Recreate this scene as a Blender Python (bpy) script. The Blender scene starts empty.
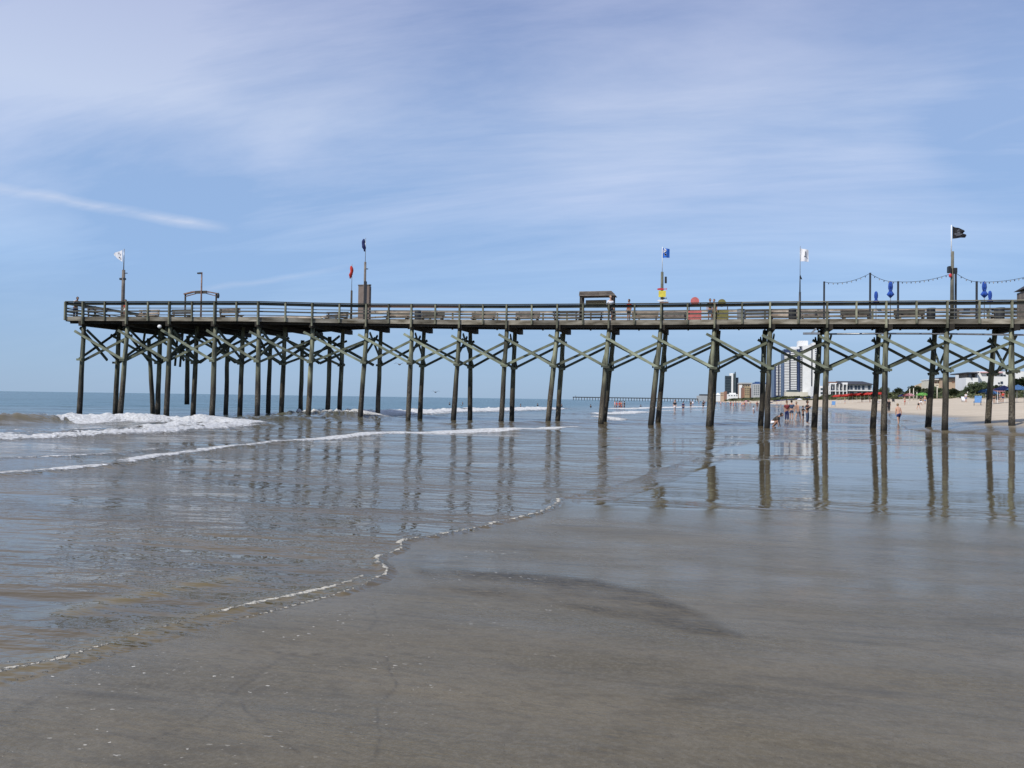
import bpy, bmesh, math, random
import numpy as np
from mathutils import Vector, Matrix
random.seed(11)
S = bpy.context.scene
COL = S.collection
F = 770.0; E = 1.6
YAW = math.radians(13.7); PITCH = math.radians(1.08); ROLL = math.radians(0.83)
# ------------------------------------------------------------------ camera
fw = Vector((-math.sin(YAW)*math.cos(PITCH), math.cos(YAW)*math.cos(PITCH), math.sin(PITCH)))
r0 = Vector((math.cos(YAW), math.sin(YAW), 0)); u0 = r0.cross(fw)
rt = r0*math.cos(ROLL) + u0*math.sin(ROLL); up = u0*math.cos(ROLL) - r0*math.sin(ROLL)
cam = bpy.data.cameras.new('camera'); co = bpy.data.objects.new('camera', cam); COL.objects.link(co)
co.matrix_world = Matrix(((rt.x, up.x, -fw.x, 0), (rt.y, up.y, -fw.y, 0), (rt.z, up.z, -fw.z, E), (0, 0, 0, 1)))
cam.sensor_width = 36; cam.lens = 36*F/1024; cam.clip_start = 0.05; cam.clip_end = 100000
S.camera = co

# survey helpers: bearings measured from the viewpoint turned into ground positions
def ray(px, py): return fw + rt*((px-512)/F) - up*((py-384)/F)
def ground(px, py, z=0.0):
    d = ray(px, py); t = (z-E)/d.z
    return Vector((d.x*t, d.y*t, z))
def at_y(px, py, Y):
    d = ray(px, py); t = Y/d.y
    return Vector((d.x*t, Y, E+d.z*t))
def at_d(px, dist, z=None):
    d = fw + rt*((px-512)/F); d.z = 0
    k = dist/(Vector((fw.x, fw.y, 0)).normalized().dot(d))
    return Vector((d.x*k, d.y*k, 0 if z is None else z))

# ------------------------------------------------------------------ materials
def nt(m): m.use_nodes = True; return m.node_tree.nodes, m.node_tree.links
def vary(N, L, src, lo, hi):
    oi = N.new('ShaderNodeObjectInfo'); mr = N.new('ShaderNodeMapRange'); mr.inputs[3].default_value = lo; mr.inputs[4].default_value = hi; L.new(oi.outputs['Random'], mr.inputs[0])
    h = N.new('ShaderNodeHueSaturation'); L.new(mr.outputs[0], h.inputs['Value']); L.new(src, h.inputs['Color']); return h.outputs[0]
def mat(name, c, rough=0.7, c2=None, scale=4.0, bump=0.0, bscale=None, stretch=(1, 1, 1), metal=0.0, detail=4, spec=0.5):
    m = bpy.data.materials.new(name); N, L = nt(m); b = N['Principled BSDF']
    b.inputs['Roughness'].default_value = rough; b.inputs['Metallic'].default_value = metal
    b.inputs['Specular IOR Level'].default_value = spec
    b.inputs['Base Color'].default_value = (*c, 1)
    tc = N.new('ShaderNodeTexCoord'); mp = N.new('ShaderNodeMapping'); mp.inputs['Scale'].default_value = stretch
    L.new(tc.outputs['Object'], mp.inputs[0])
    if c2 is None: c2 = tuple(x*0.75 for x in c)
    n = N.new('ShaderNodeTexNoise'); n.inputs['Scale'].default_value = scale; n.inputs['Detail'].default_value = detail
    L.new(mp.outputs[0], n.inputs['Vector'])
    r = N.new('ShaderNodeValToRGB'); r.color_ramp.elements[0].position = .35; r.color_ramp.elements[1].position = .65
    r.color_ramp.elements[0].color = (*c2, 1); r.color_ramp.elements[1].color = (*c, 1)
    L.new(n.outputs['Fac'], r.inputs[0]); L.new(vary(N, L, r.outputs[0], .55, 1.3) if 'timber' in name else r.outputs[0], b.inputs['Base Color'])
    if bump:
        n2 = N.new('ShaderNodeTexNoise'); n2.inputs['Scale'].default_value = bscale or scale*3; n2.inputs['Detail'].default_value = 5
        L.new(mp.outputs[0], n2.inputs['Vector'])
        bp = N.new('ShaderNodeBump'); bp.inputs['Distance'].default_value = bump; L.new(n2.outputs['Fac'], bp.inputs['Height'])
        L.new(bp.outputs[0], b.inputs['Normal'])
    return m
M = {}
def pile_mat():
    m = bpy.data.materials.new('pile_timber'); N, L = nt(m); b = N['Principled BSDF']; b.inputs['Roughness'].default_value = .75
    g = N.new('ShaderNodeNewGeometry'); sp = N.new('ShaderNodeSeparateXYZ'); L.new(g.outputs['Position'], sp.inputs[0])
    mp = N.new('ShaderNodeMapping'); mp.inputs['Scale'].default_value = (5, 5, .7); L.new(g.outputs['Position'], mp.inputs[0])
    n = N.new('ShaderNodeTexNoise'); n.inputs['Scale'].default_value = 1; n.inputs['Detail'].default_value = 5; L.new(mp.outputs[0], n.inputs['Vector'])
    n3 = N.new('ShaderNodeTexNoise'); n3.inputs['Scale'].default_value = .35; L.new(g.outputs['Position'], n3.inputs['Vector'])
    # weathered green timber above, marine growth below the high tide line
    a = N.new('ShaderNodeMath'); a.operation = 'MULTIPLY_ADD'; a.inputs[1].default_value = 3.2; L.new(n3.outputs['Fac'], a.inputs[0]); L.new(sp.outputs['Z'], a.inputs[2])
    a2 = N.new('ShaderNodeMath'); a2.operation = 'MULTIPLY_ADD'; a2.inputs[1].default_value = .8; L.new(n.outputs['Fac'], a2.inputs[0]); L.new(a.outputs[0], a2.inputs[2])
    mr = N.new('ShaderNodeMapRange'); mr.inputs['From Min'].default_value = 4.2; mr.inputs['From Max'].default_value = 5.6; L.new(a2.outputs[0], mr.inputs['Value'])
    top = N.new('ShaderNodeValToRGB'); top.color_ramp.elements[0].position = .35; top.color_ramp.elements[1].position = .68
    top.color_ramp.elements[0].color = (.035, .036, .024, 1); top.color_ramp.elements[1].color = (.24, .25, .165, 1); L.new(n.outputs['Fac'], top.inputs[0])
    lo = N.new('ShaderNodeValToRGB'); lo.color_ramp.elements[0].position = .35; lo.color_ramp.elements[1].position = .7
    lo.color_ramp.elements[0].color = (.010, .008, .006, 1); lo.color_ramp.elements[1].color = (.085, .068, .044, 1); L.new(n.outputs['Fac'], lo.inputs[0])
    mx = N.new('ShaderNodeMix'); mx.data_type = 'RGBA'; L.new(mr.outputs[0], mx.inputs[0]); L.new(lo.outputs[0], mx.inputs[6]); L.new(top.outputs[0], mx.inputs[7])
    # barnacle crust and the dark soaked band at the foot
    v = N.new('ShaderNodeTexNoise'); v.inputs['Scale'].default_value = 16; v.inputs['Detail'].default_value = 2; L.new(g.outputs['Position'], v.inputs['Vector'])
    def MR(src, a_, b_, c_=0.0, d_=1.0):
        q = N.new('ShaderNodeMapRange'); q.inputs[1].default_value = a_; q.inputs[2].default_value = b_; q.inputs[3].default_value = c_; q.inputs[4].default_value = d_; L.new(src, q.inputs[0]); return q.outputs[0]
    def MU(a_, b_):
        q = N.new('ShaderNodeMath'); q.operation = 'MULTIPLY'; L.new(a_, q.inputs[0]); L.new(b_, q.inputs[1]); return q.outputs[0]
    crust = MU(MU(MR(v.outputs['Fac'], .52, .6), MR(a2.outputs[0], 4.6, 3.2)), MR(a2.outputs[0], 1.6, 2.4, 0, .7))
    mx2 = N.new('ShaderNodeMix'); mx2.data_type = 'RGBA'; L.new(crust, mx2.inputs[0]); L.new(mx.outputs[2], mx2.inputs[6]); mx2.inputs[7].default_value = (.17, .15, .115, 1)
    mx3 = N.new('ShaderNodeMix'); mx3.data_type = 'RGBA'; L.new(MR(a2.outputs[0], 2.9, 2.3, 0, .8), mx3.inputs[0]); L.new(mx2.outputs[2], mx3.inputs[6]); mx3.inputs[7].default_value = (.012, .011, .008, 1)
    L.new(vary(N, L, mx3.outputs[2], .65, 1.25), b.inputs['Base Color'])
    bp = N.new('ShaderNodeBump'); bp.inputs['Distance'].default_value = .04; L.new(n.outputs['Fac'], bp.inputs['Height']); L.new(bp.outputs[0], b.inputs['Normal'])
    return m
M['pile'] = pile_mat()
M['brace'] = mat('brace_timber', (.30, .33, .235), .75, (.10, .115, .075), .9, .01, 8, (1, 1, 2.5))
M['brace_mid'] = mat('shaded_mid_timber', (.17, .19, .125), .8, (.06, .065, .045), 1.0, .01, 8)  # less sunlit braces: the weaker light on them is put into this darker tone
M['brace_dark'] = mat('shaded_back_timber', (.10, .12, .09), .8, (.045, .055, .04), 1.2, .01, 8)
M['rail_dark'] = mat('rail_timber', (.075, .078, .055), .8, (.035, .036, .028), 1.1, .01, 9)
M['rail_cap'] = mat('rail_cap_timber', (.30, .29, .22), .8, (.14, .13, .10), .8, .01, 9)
M['rail_brown'] = mat('rail_brown_timber', (.22, .13, .075), .8, (.12, .075, .05), 1.0, .01, 9)
M['rail_thin'] = mat('lower_rail_timber', (.13, .13, .11), .8, (.06, .06, .05), .9)
M['rail_back'] = mat('back_rail_timber', (.50, .43, .35), .8, (.17, .13, .095), .9)
M['post'] = mat('post_timber', (.27, .27, .19), .8, (.085, .088, .06), 1.3, .01, 9)
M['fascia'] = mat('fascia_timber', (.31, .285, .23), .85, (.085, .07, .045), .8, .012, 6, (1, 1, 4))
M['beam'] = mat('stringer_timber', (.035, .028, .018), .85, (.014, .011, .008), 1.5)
M['deck'] = mat('deck_timber', (.26, .24, .2), .8, (.16, .14, .11), 2)
M['grey_wood'] = mat('grey_wood', (.22, .19, .16), .8, (.11, .09, .08), 3)
M['dark_wood'] = mat('dark_wood', (.07, .06, .05), .8, (.035, .03, .025), 3)
M['board'] = mat('brown_board', (.21, .165, .14), .7, (.17, .13, .11), 2)
M['tan_board'] = mat('tan_board', (.42, .33, .2), .7, None, 2)
M['steel'] = mat('galvanised_steel', (.35, .36, .37), .4, None, 6, metal=.6)
M['dark_metal'] = mat('dark_metal', (.05, .055, .065), .5, None, 6, metal=.4)
M['rusty'] = mat('rusty_steel', (.30, .18, .13), .7, (.14, .09, .08), 5, metal=.2)
M['black'] = mat('black_plastic', (.015, .016, .02), .5)
M['black_cloth'] = mat('black_cloth', (.02, .02, .024), .9)
M['white_cloth'] = mat('white_cloth', (.8, .8, .82), .9, (.7, .7, .74))
M['blue_cloth'] = mat('blue_cloth', (.02, .085, .42), .9, (.015, .06, .3))
M['flag_blue'] = mat('bright_blue_cloth', (.03, .16, .62), .9, (.02, .12, .5))
M['navy_cloth'] = mat('navy_cloth', (.015, .025, .12), .9)
M['red_cloth'] = mat('red_cloth', (.55, .045, .03), .9, (.4, .03, .025))
M['coral'] = mat('coral_paint', (.62, .16, .15), .6)
M['red_paint'] = mat('red_paint', (.6, .04, .05), .5)
M['yellow'] = mat('yellow_paint', (.78, .66, .08), .5)
M['olive'] = mat('olive_paint', (.22, .2, .06), .6)
M['white'] = mat('white_paint', (.8, .8, .79), .6, (.74, .74, .73), .2)
M['cream'] = mat('cream_stucco', (.66, .62, .52), .8, (.6, .56, .46), .2)
M['peach'] = mat('peach_stucco', (.52, .38, .27), .8, (.46, .34, .24), .2)
M['brick'] = mat('red_brown_brick', (.30, .15, .10), .8, (.22, .12, .09), .3)
M['concrete'] = mat('pale_concrete', (.45, .46, .46), .8, (.38, .39, .40), .2)
M['glass_dark'] = mat('dark_glazing', (.03, .045, .07), .2, (.02, .03, .05), .3)
M['glass_grey'] = mat('grey_green_glazing', (.075, .10, .11), .35, (.05, .07, .08), .1)
M['glass_navy'] = mat('navy_glazing', (.035, .055, .13), .3, (.025, .04, .1), .2)
M['roof_dark'] = mat('dark_roof', (.045, .045, .055), .8, None, .3)
M['roof_blue'] = mat('blue_roof', (.03, .09, .25), .6, None, .3)
M['bark'] = mat('bark', (.12, .09, .065), .9, (.06, .045, .035), 4)
M['leaf'] = mat('oak_foliage', (.06, .085, .03), .8, (.03, .045, .018), .5)
M['leaf2'] = mat('scrub_foliage', (.10, .115, .05), .85, (.055, .065, .03), .4)
M['leaf3'] = mat('dune_grass_blades', (.20, .19, .09), .9, (.11, .12, .055), .3)
M['skin'] = mat('skin', (.55, .33, .24), .6, (.50, .29, .2), 6)
M['skin_tan'] = mat('tanned_skin', (.40, .22, .15), .6, None, 6)
M['skin_dark'] = mat('brown_skin', (.14, .075, .05), .6, None, 6)
M['hair'] = mat('dark_hair', (.02, .015, .012), .7)
M['hair_fair'] = mat('fair_hair', (.28, .19, .1), .7)
M['maroon'] = mat('maroon_cloth', (.22, .035, .04), .9)
M['denim'] = mat('denim', (.06, .09, .16), .9)
M['grey_cloth'] = mat('grey_cloth', (.16, .17, .2), .9)
M['green_cloth'] = mat('green_cloth', (.22, .55, .12), .9)
M['pink_cloth'] = mat('pink_cloth', (.75, .42, .45), .9)
M['sky_cloth'] = mat('light_blue_cloth', (.12, .26, .5), .9)
M['bulb'] = mat('bulb_glass', (.35, .33, .28), .3)
M['gull'] = mat('gull_feathers', (.25, .25, .26), .8)

# ------------------------------------------------------------------ object helpers
def tag(o, label=None, cat=None, group=None, kind=None):
    if label: o['label'] = label
    if cat: o['category'] = cat
    if group: o['group'] = group
    if kind: o['kind'] = kind
    return o
def empty(name, loc, label, cat, group=None, rz=0):
    o = bpy.data.objects.new(name, None); COL.objects.link(o); o.location = loc; o.rotation_euler = (0, 0, rz)
    o.empty_display_size = .2
    return tag(o, label, cat, group)
def obj(name, bm, m, parent=None, smooth=False, world=False):
    """link one bmesh as one mesh object; world=True: coordinates are world ones and are shifted to the parent's frame"""
    if world and parent is not None:
        pm = (Matrix.Translation(parent.location) @ Matrix.Rotation(parent.rotation_euler.z, 4, 'Z')).inverted()
        bm.transform(pm)
    me = bpy.data.meshes.new(name)
    bmesh.ops.recalc_face_normals(bm, faces=bm.faces[:])
    if smooth:
        for f in bm.faces: f.smooth = True
    bm.to_mesh(me); bm.free()
    for x in (m if isinstance(m, (list, tuple)) else [m]): me.materials.append(x)
    o = bpy.data.objects.new(name, me); COL.objects.link(o)
    if parent is not None: o.parent = parent
    return o
def B(): return bmesh.new()
def box(bm, x0, x1, y0, y1, z0, z1, mi=0):
    v = [bm.verts.new(p) for p in ((x0, y0, z0), (x1, y0, z0), (x1, y1, z0), (x0, y1, z0), (x0, y0, z1), (x1, y0, z1), (x1, y1, z1), (x0, y1, z1))]
    for i in ((3, 2, 1, 0), (4, 5, 6, 7), (0, 1, 5, 4), (1, 2, 6, 5), (2, 3, 7, 6), (3, 0, 4, 7)):
        f = bm.faces.new([v[k] for k in i]); f.material_index = mi
    return bm
def beam(bm, p, q, w, h, upv=(0, 0, 1)):
    p = Vector(p); q = Vector(q); d = (q-p).normalized(); u = Vector(upv)
    s = d.cross(u)
    if s.length < 1e-4: s = d.cross(Vector((0, 1, 0)))
    s.normalize(); u = s.cross(d)
    v = []
    for c in (p, q):
        for a, b_ in ((-1, -1), (1, -1), (1, 1), (-1, 1)): v.append(bm.verts.new(c+s*a*w/2+u*b_*h/2))
    for i in ((3, 2, 1, 0), (4, 5, 6, 7), (0, 1, 5, 4), (1, 2, 6, 5), (2, 3, 7, 6), (3, 0, 4, 7)): bm.faces.new([v[k] for k in i])
    return bm
def run(bm, pts, w, h):
    """one continuous timber following the points"""
    R = []
    for i, p in enumerate(pts):
        d = (pts[min(i+1, len(pts)-1)]-pts[max(i-1, 0)]).normalized(); s = d.cross(Vector((0, 0, 1))).normalized(); u = s.cross(d)
        R.append([bm.verts.new(p+s*a*w/2+u*b_*h/2) for a, b_ in ((-1, -1), (1, -1), (1, 1), (-1, 1))])
    for i in range(len(R)-1):
        for k in range(4): bm.faces.new([R[i][k], R[i][(k+1) % 4], R[i+1][(k+1) % 4], R[i+1][k]])
    bm.faces.new(R[0][::-1]); bm.faces.new(R[-1]); return bm
def tube(bm, pts, rad, n=8, jit=0.0):
    pts = [Vector(p) for p in pts]; rings = []
    for i, p in enumerate(pts):
        d = (pts[min(i+1, len(pts)-1)]-pts[max(i-1, 0)]).normalized()
        a = d.cross(Vector((0, 1, 0.01))); a.normalize(); b_ = d.cross(a)
        r = rad[i] if isinstance(rad, (list, tuple)) else rad
        rings.append([bm.verts.new(p+(a*math.cos(t)+b_*math.sin(t))*r*(1+random.uniform(-jit, jit))) for t in [2*math.pi*k/n for k in range(n)]])
    for i in range(len(rings)-1):
        for k in range(n): bm.faces.new([rings[i][k], rings[i][(k+1) % n], rings[i+1][(k+1) % n], rings[i+1][k]])
    bm.faces.new(rings[0][::-1]); bm.faces.new(rings[-1])
    return bm
def ball(bm, c, r, seg=8, rings=6):
    rr = r if isinstance(r, (list, tuple)) else (r, r, r)
    bmesh.ops.create_uvsphere(bm, u_segments=seg, v_segments=rings, radius=1, matrix=Matrix.Translation(c) @ Matrix.Diagonal((*rr, 1)))
    return bm
def copy_tree(o, parent=None):
    c = o.copy(); COL.objects.link(c)
    if parent is not None: c.parent = parent
    for ch in list(o.children): copy_tree(ch, c)
    return c

# ------------------------------------------------------------------ numpy noise and curves
def _h(ix, iy, s):
    n = (ix*374761393 + iy*668265263 + s*1274126177) & 0xffffffff
    n = ((n ^ (n >> 13))*1274126177) & 0xffffffff
    return ((n ^ (n >> 16)) & 0xffff)/65535.0
def vn(x, y, s=0):
    xi = np.floor(x).astype(np.int64); yi = np.floor(y).astype(np.int64); fx = x-xi; fy = y-yi
    fx = fx*fx*(3-2*fx); fy = fy*fy*(3-2*fy)
    a = _h(xi, yi, s); b = _h(xi+1, yi, s); c = _h(xi, yi+1, s); d = _h(xi+1, yi+1, s)
    return (a*(1-fx)+b*fx)*(1-fy)+(c*(1-fx)+d*fx)*fy
def fbm(x, y, o=4, s=0):
    r = 0; a = .5
    for i in range(o): r = r+a*vn(x, y, s+i*7); x = x*2.03+11.3; y = y*2.03+5.7; a *= .5
    return r/(1-.5**o)
def dist_poly(x, y, pts):
    """unsigned distance, parameter along (0..1), signed side to an open polyline"""
    best = np.full(x.shape, 1e9); par = np.zeros(x.shape); side = np.zeros(x.shape); n = len(pts)-1
    for i in range(n):
        ax, ay = pts[i][0], pts[i][1]; bx, by = pts[i+1][0], pts[i+1][1]
        dx, dy = bx-ax, by-ay; L2 = dx*dx+dy*dy+1e-12
        t = np.clip(((x-ax)*dx+(y-ay)*dy)/L2, 0, 1)
        d = np.hypot(x-ax-t*dx, y-ay-t*dy); m = d < best
        best = np.where(m, d, best); par = np.where(m, (i+t)/n, par); side = np.where(m, np.sign(dx*(y-ay)-dy*(x-ax)), side)
    return best, par, side
def inside(x, y, poly):
    r = np.zeros(x.shape, bool); n = len(poly)
    for i in range(n):
        ax, ay = poly[i][0], poly[i][1]; bx, by = poly[(i+1) % n][0], poly[(i+1) % n][1]
        c = (ay > y) != (by > y)
        r ^= c & (x < (bx-ax)*(y-ay)/(by-ay+1e-12)+ax)
    return r
def G(*pts):
    out = []
    for p in pts:
        g = ground(p[0], p[1]); out.append((g.x, g.y))
    return out
def smooth(pts, k=4):
    P = [Vector((p[0], p[1], 0)) for p in pts]; out = []
    for i in range(len(P)-1):
        a = P[max(i-1, 0)]; b = P[i]; c = P[i+1]; d = P[min(i+2, len(P)-1)]
        for j in range(k):
            t = j/k; out.append(.5*((2*b)+(c-a)*t+(2*a-5*b+4*c-d)*t*t+(3*b-a-3*c+d)*t**3))
    out.append(P[-1]); return [(v.x, v.y) for v in out]

EDGE_PX = [(-80, 722), (0, 684), (50, 672), (100, 657), (200, 629), (300, 603), (350, 590), (376, 581), (387, 574), (385, 567), (377, 563), (380, 557), (398, 551), (402, 543), (412, 540), (450, 534), (490, 525), (540, 513), (552, 507), (560, 500)]
TOP_PX = [(560, 500), (575, 504), (640, 508), (700, 510), (760, 513), (830, 514), (900, 517), (1024, 524), (1150, 534)]
edge_w = smooth(G(*EDGE_PX), 3); top_w = smooth(G(*TOP_PX), 3)
FORE = edge_w + top_w[1:] + [(20, 6), (30, -30), (-30, -30), (-6, -1)]
XS_Y = [-100, 20, 38, 45, 49, 52, 60, 80, 150, 400, 1200, 3000, 40000]
XS_X = [26, 24, 20.5, 17.5, 14.0, 12.5, 14.5, 19.0, 25, 38, 50, 54, 55]
TOE = 60.0
def sand_h(x, y):
    x = np.asarray(x, float); y = np.asarray(y, float)
    d, _, _ = dist_poly(x, y, FORE+[FORE[0]]); ins = inside(x, y, FORE)
    n = fbm(x*.55, y*1.3, 4, 3)-.5; n2 = fbm(x*.16, y*.35, 3, 5)-.5
    hf = np.where(ins, .013*(1-np.exp(-d/.9))+.004*np.minimum(d, 6), -.02*np.minimum(d, 1.2)-.006*np.minimum(d, 60))
    hf = hf + np.where(ins, 1, .6)*(n*.030+n2*.024)*np.clip(dist_poly(x, y, edge_w)[0]/1.3, 0, 1)*np.clip(1.6-np.hypot(x, y)/60, 0, 1)
    # shallow bars inside the tidal pool
    xs = np.interp(y, XS_Y, XS_X)+(fbm(y*.05, y*.02, 3, 9)-.5)*np.clip(np.abs(y-50)/20, 0, 1)*6
    t = (x-xs)/np.maximum(TOE-xs, 4)
    hb = np.where(t > 0, 3.0*np.power(np.clip(t, 0, 1), .82), -.35*np.clip(-t, 0, 1))
    hb = np.where((t > 0), hb+(fbm(x*.3, y*.12, 3, 21)-.5)*.18*np.clip(t*5, 0, 1), hb)
    hb = hb + np.clip((x-TOE)/10, 0, 1)*1.2 + np.clip((x-TOE)/4, 0, 1)*(fbm(x*.12, y*.08, 3, 31)-.5)*1.0
    h = np.where(t > 0, np.maximum(hf, hb), hf)
    return h, t, d, ins
def hz(x, y):
    return float(sand_h(np.array([x]), np.array([y]))[0][0])

# polar tessellation, fine where the ground is near
def rings(k1, k2, rmax):
    r = [.3]
    while r[-1] < rmax:
        c = r[-1]; st = min(c*c/1232*k1, k2*c) if c > 1.6 else .15
        if c > 400: st = c*.04
        if c > 5000: st = c*.2
        r.append(c+max(st, .004))
    return np.array(r)
def angles(step):
    a = list(np.arange(-37, 37, step)); b = list(np.arange(37, 323, 1.5))
    return np.radians(np.array(a+b))
def polar_sheet(name, fz, k1, k2, step, rmax, m):
    R = rings(k1, k2, rmax); A = angles(step); nr, na = len(R), len(A)
    ax = A - 0; th = math.pi/2 + YAW
    X = np.cos(th-ax)[None, :]*R[:, None]; Y = np.sin(th-ax)[None, :]*R[:, None]
    X = np.concatenate([[0.0], X.ravel()]); Y = np.concatenate([[0.0], Y.ravel()])
    Z, attrs = fz(X, Y)
    co_ = np.stack([X, Y, Z], 1).astype(np.float32)
    i = np.arange(nr-1)[:, None]; j = np.arange(na)[None, :]; j2 = (j+1) % na
    q = np.stack([1+i*na+j, 1+i*na+j2, 1+(i+1)*na+j2, 1+(i+1)*na+j], -1).reshape(-1, 4)
    jj = np.arange(na); tri = np.stack([np.zeros(na, int), 1+(jj+1) % na, 1+jj], 1)
    me = bpy.data.meshes.new(name); me.vertices.add(len(co_)); me.vertices.foreach_set('co', co_.ravel())
    nl = q.size+tri.size; me.loops.add(nl); me.loops.foreach_set('vertex_index', np.concatenate([q[:, ::-1].ravel(), tri[:, ::-1].ravel()]).astype(np.int32))
    npoly = len(q)+len(tri); me.polygons.add(npoly)
    ls = np.concatenate([np.arange(len(q))*4, len(q)*4+np.arange(len(tri))*3]).astype(np.int32)
    me.polygons.foreach_set('loop_start', ls)
    me.polygons.foreach_set('use_smooth', np.ones(npoly, bool))
    me.update(calc_edges=True); me.validate()
    if me.polygons[0].normal.z < 0: me.flip_normals()
    for k, v in attrs.items():
        a = me.attributes.new(k, 'FLOAT', 'POINT'); a.data.foreach_set('value', np.asarray(v, np.float32))
    me.materials.append(m)
    o = bpy.data.objects.new(name, me); COL.objects.link(o); o['kind'] = 'structure'
    return o

# ------------------------------------------------------------------ sand material
def A_(N, name): a = N.new('ShaderNodeAttribute'); a.attribute_name = name; return a.outputs['Fac']
def math_(N, L, op, a, b=None, c=None, clamp=False):
    n = N.new('ShaderNodeMath'); n.operation = op; n.use_clamp = clamp
    for k, v in enumerate((a, b, c)):
        if v is None: continue
        if isinstance(v, (int, float)): n.inputs[k].default_value = v
        else: L.new(v, n.inputs[k])
    return n.outputs[0]
def mixc(N, L, f, a, b):
    n = N.new('ShaderNodeMix'); n.data_type = 'RGBA'
    if isinstance(f, (int, float)): n.inputs[0].default_value = f
    else: L.new(f, n.inputs[0])
    for k, v in ((6, a), (7, b)):
        if isinstance(v, tuple): n.inputs[k].default_value = (*v, 1)
        else: L.new(v, n.inputs[k])
    return n.outputs[2]
def noise(N, L, vec, scale, detail=4, stretch=None, rough=.5, rot=0):
    if stretch:
        mp = N.new('ShaderNodeMapping'); mp.inputs['Scale'].default_value = stretch; mp.inputs['Rotation'].default_value = (0, 0, rot); L.new(vec, mp.inputs[0]); vec = mp.outputs[0]
    n = N.new('ShaderNodeTexNoise'); n.inputs['Scale'].default_value = scale; n.inputs['Detail'].default_value = detail; n.inputs['Roughness'].default_value = rough
    L.new(vec, n.inputs['Vector']); return n.outputs['Fac']
def rng(N, L, v, a, b, c=0.0, d=1.0):
    n = N.new('ShaderNodeMapRange'); n.inputs[1].default_value = a; n.inputs[2].default_value = b; n.inputs[3].default_value = c; n.inputs[4].default_value = d
    L.new(v, n.inputs[0]); return n.outputs[0]
def sand_material():
    m = bpy.data.materials.new('beach_sand'); N, L = nt(m); b = N['Principled BSDF']
    P = N.new('ShaderNodeNewGeometry').outputs['Position']
    rot = -YAW
    big = noise(N, L, P, .9, 5, (.6, 1.6, 1), .55, rot)
    fine = noise(N, L, P, 38, 4, None, .6)
    streak = noise(N, L, P, 1.4, 4, (.35, 3.2, 1), .6, rot+.12)
    wet = mixc(N, L, rng(N, L, big, .35, .65), (.112, .093, .058), (.158, .133, .090))
    grain = noise(N, L, P, 160, 3, None, .7)
    wet = mixc(N, L, rng(N, L, fine, .46, .60, 0, .5), wet, (.175, .152, .112)); wet = mixc(N, L, rng(N, L, noise(N, L, P, 9, 5, (.8, 1.8, 1), .65, rot), .5, .62, 0, .35), wet, (.075, .062, .043)); wet = mixc(N, L, rng(N, L, grain, .45, .7, 0, .45), wet, (.055, .046, .034))
    wet = mixc(N, L, rng(N, L, noise(N, L, P, 60, 2), .72, .74, 0, .8), wet, (.03, .025, .02))
    wet = mixc(N, L, rng(N, L, streak, .55, .70, 0, .45), wet, (.06, .053, .04))
    wet = mixc(N, L, math_(N, L, 'MULTIPLY', A_(N, 'ripple'), rng(N, L, noise(N, L, P, 14, 3, (.8, 2.5, 1), .6, rot), .4, .6, .35, .95)), wet, (.035, .032, .028))
    damp = noise(N, L, P, .25, 4)
    dry = mixc(N, L, rng(N, L, damp, .3, .7), (.47, .40, .31), (.55, .475, .375))
    dry = mixc(N, L, rng(N, L, noise(N, L, P, 2.2, 3), .5, .75, 0, .35), dry, (.38, .30, .22))
    c = mixc(N, L, A_(N, 'dry'), wet, dry)
    c = mixc(N, L, A_(N, 'veg'), c, (.19, .17, .09))
    # foam flecks left by the swash
    fl = noise(N, L, P, 22, 2, (1, 1.6, 1)); fl2 = noise(N, L, P, 1.7, 3)
    fleck = math_(N, L, 'MULTIPLY', math_(N, L, 'MULTIPLY', rng(N, L, fl, .70, .725), rng(N, L, fl2, .48, .6)), A_(N, 'fleck'))
    c = mixc(N, L, fleck, c, (.6, .57, .5))
    ln = math_(N, L, 'MULTIPLY', A_(N, 'line'), rng(N, L, noise(N, L, P, 9, 3), .3, .55))
    c = mixc(N, L, math_(N, L, 'MULTIPLY', ln, .62), c, (.06, .05, .035))
    L.new(c, b.inputs['Base Color'])
    film = noise(N, L, P, .55, 5, (.35, 1.5, 1), .55, rot)
    film = math_(N, L, 'ADD', film, math_(N, L, 'MULTIPLY', A_(N, 'ripple'), -.35))
    near = A_(N, 'sheen')
    rw = rng(N, L, math_(N, L, 'ADD', film, near), .38, .85, .50, .08)
    rough = math_(N, L, 'MAXIMUM', rw, math_(N, L, 'MULTIPLY', A_(N, 'dry'), .95))
    L.new(rough, b.inputs['Roughness']); b.inputs['IOR'].default_value = 1.36
    L.new(rng(N, L, A_(N, 'dry'), 0, 1, .33, .1), b.inputs['Specular IOR Level'])
    rip = noise(N, L, P, 16, 2, (.7, 2.2, 1), .5, rot)
    hgt = math_(N, L, 'ADD', math_(N, L, 'MULTIPLY', fine, .25), math_(N, L, 'MULTIPLY', noise(N, L, P, 6, 5, (.5, 2.0, 1), .65, rot+.1), 1.3))
    hgt = math_(N, L, 'ADD', hgt, math_(N, L, 'MULTIPLY', math_(N, L, 'MULTIPLY', noise(N, L, P, 22, 3, (.6, 2.4, 1), .6, rot+.25), rng(N, L, noise(N, L, P, .8, 4, (.5, 1.5, 1)), .45, .6)), 1.1))
    hgt = math_(N, L, 'ADD', hgt, math_(N, L, 'MULTIPLY', math_(N, L, 'MULTIPLY', rip, A_(N, 'ripple')), 5.0))
    hgt = math_(N, L, 'ADD', hgt, math_(N, L, 'MULTIPLY', math_(N, L, 'MULTIPLY', noise(N, L, P, 2.0, 4), A_(N, 'dry')), 18))
    hgt = math_(N, L, 'MULTIPLY', hgt, rng(N, L, near, .30, .52, 1, .22))
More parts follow.
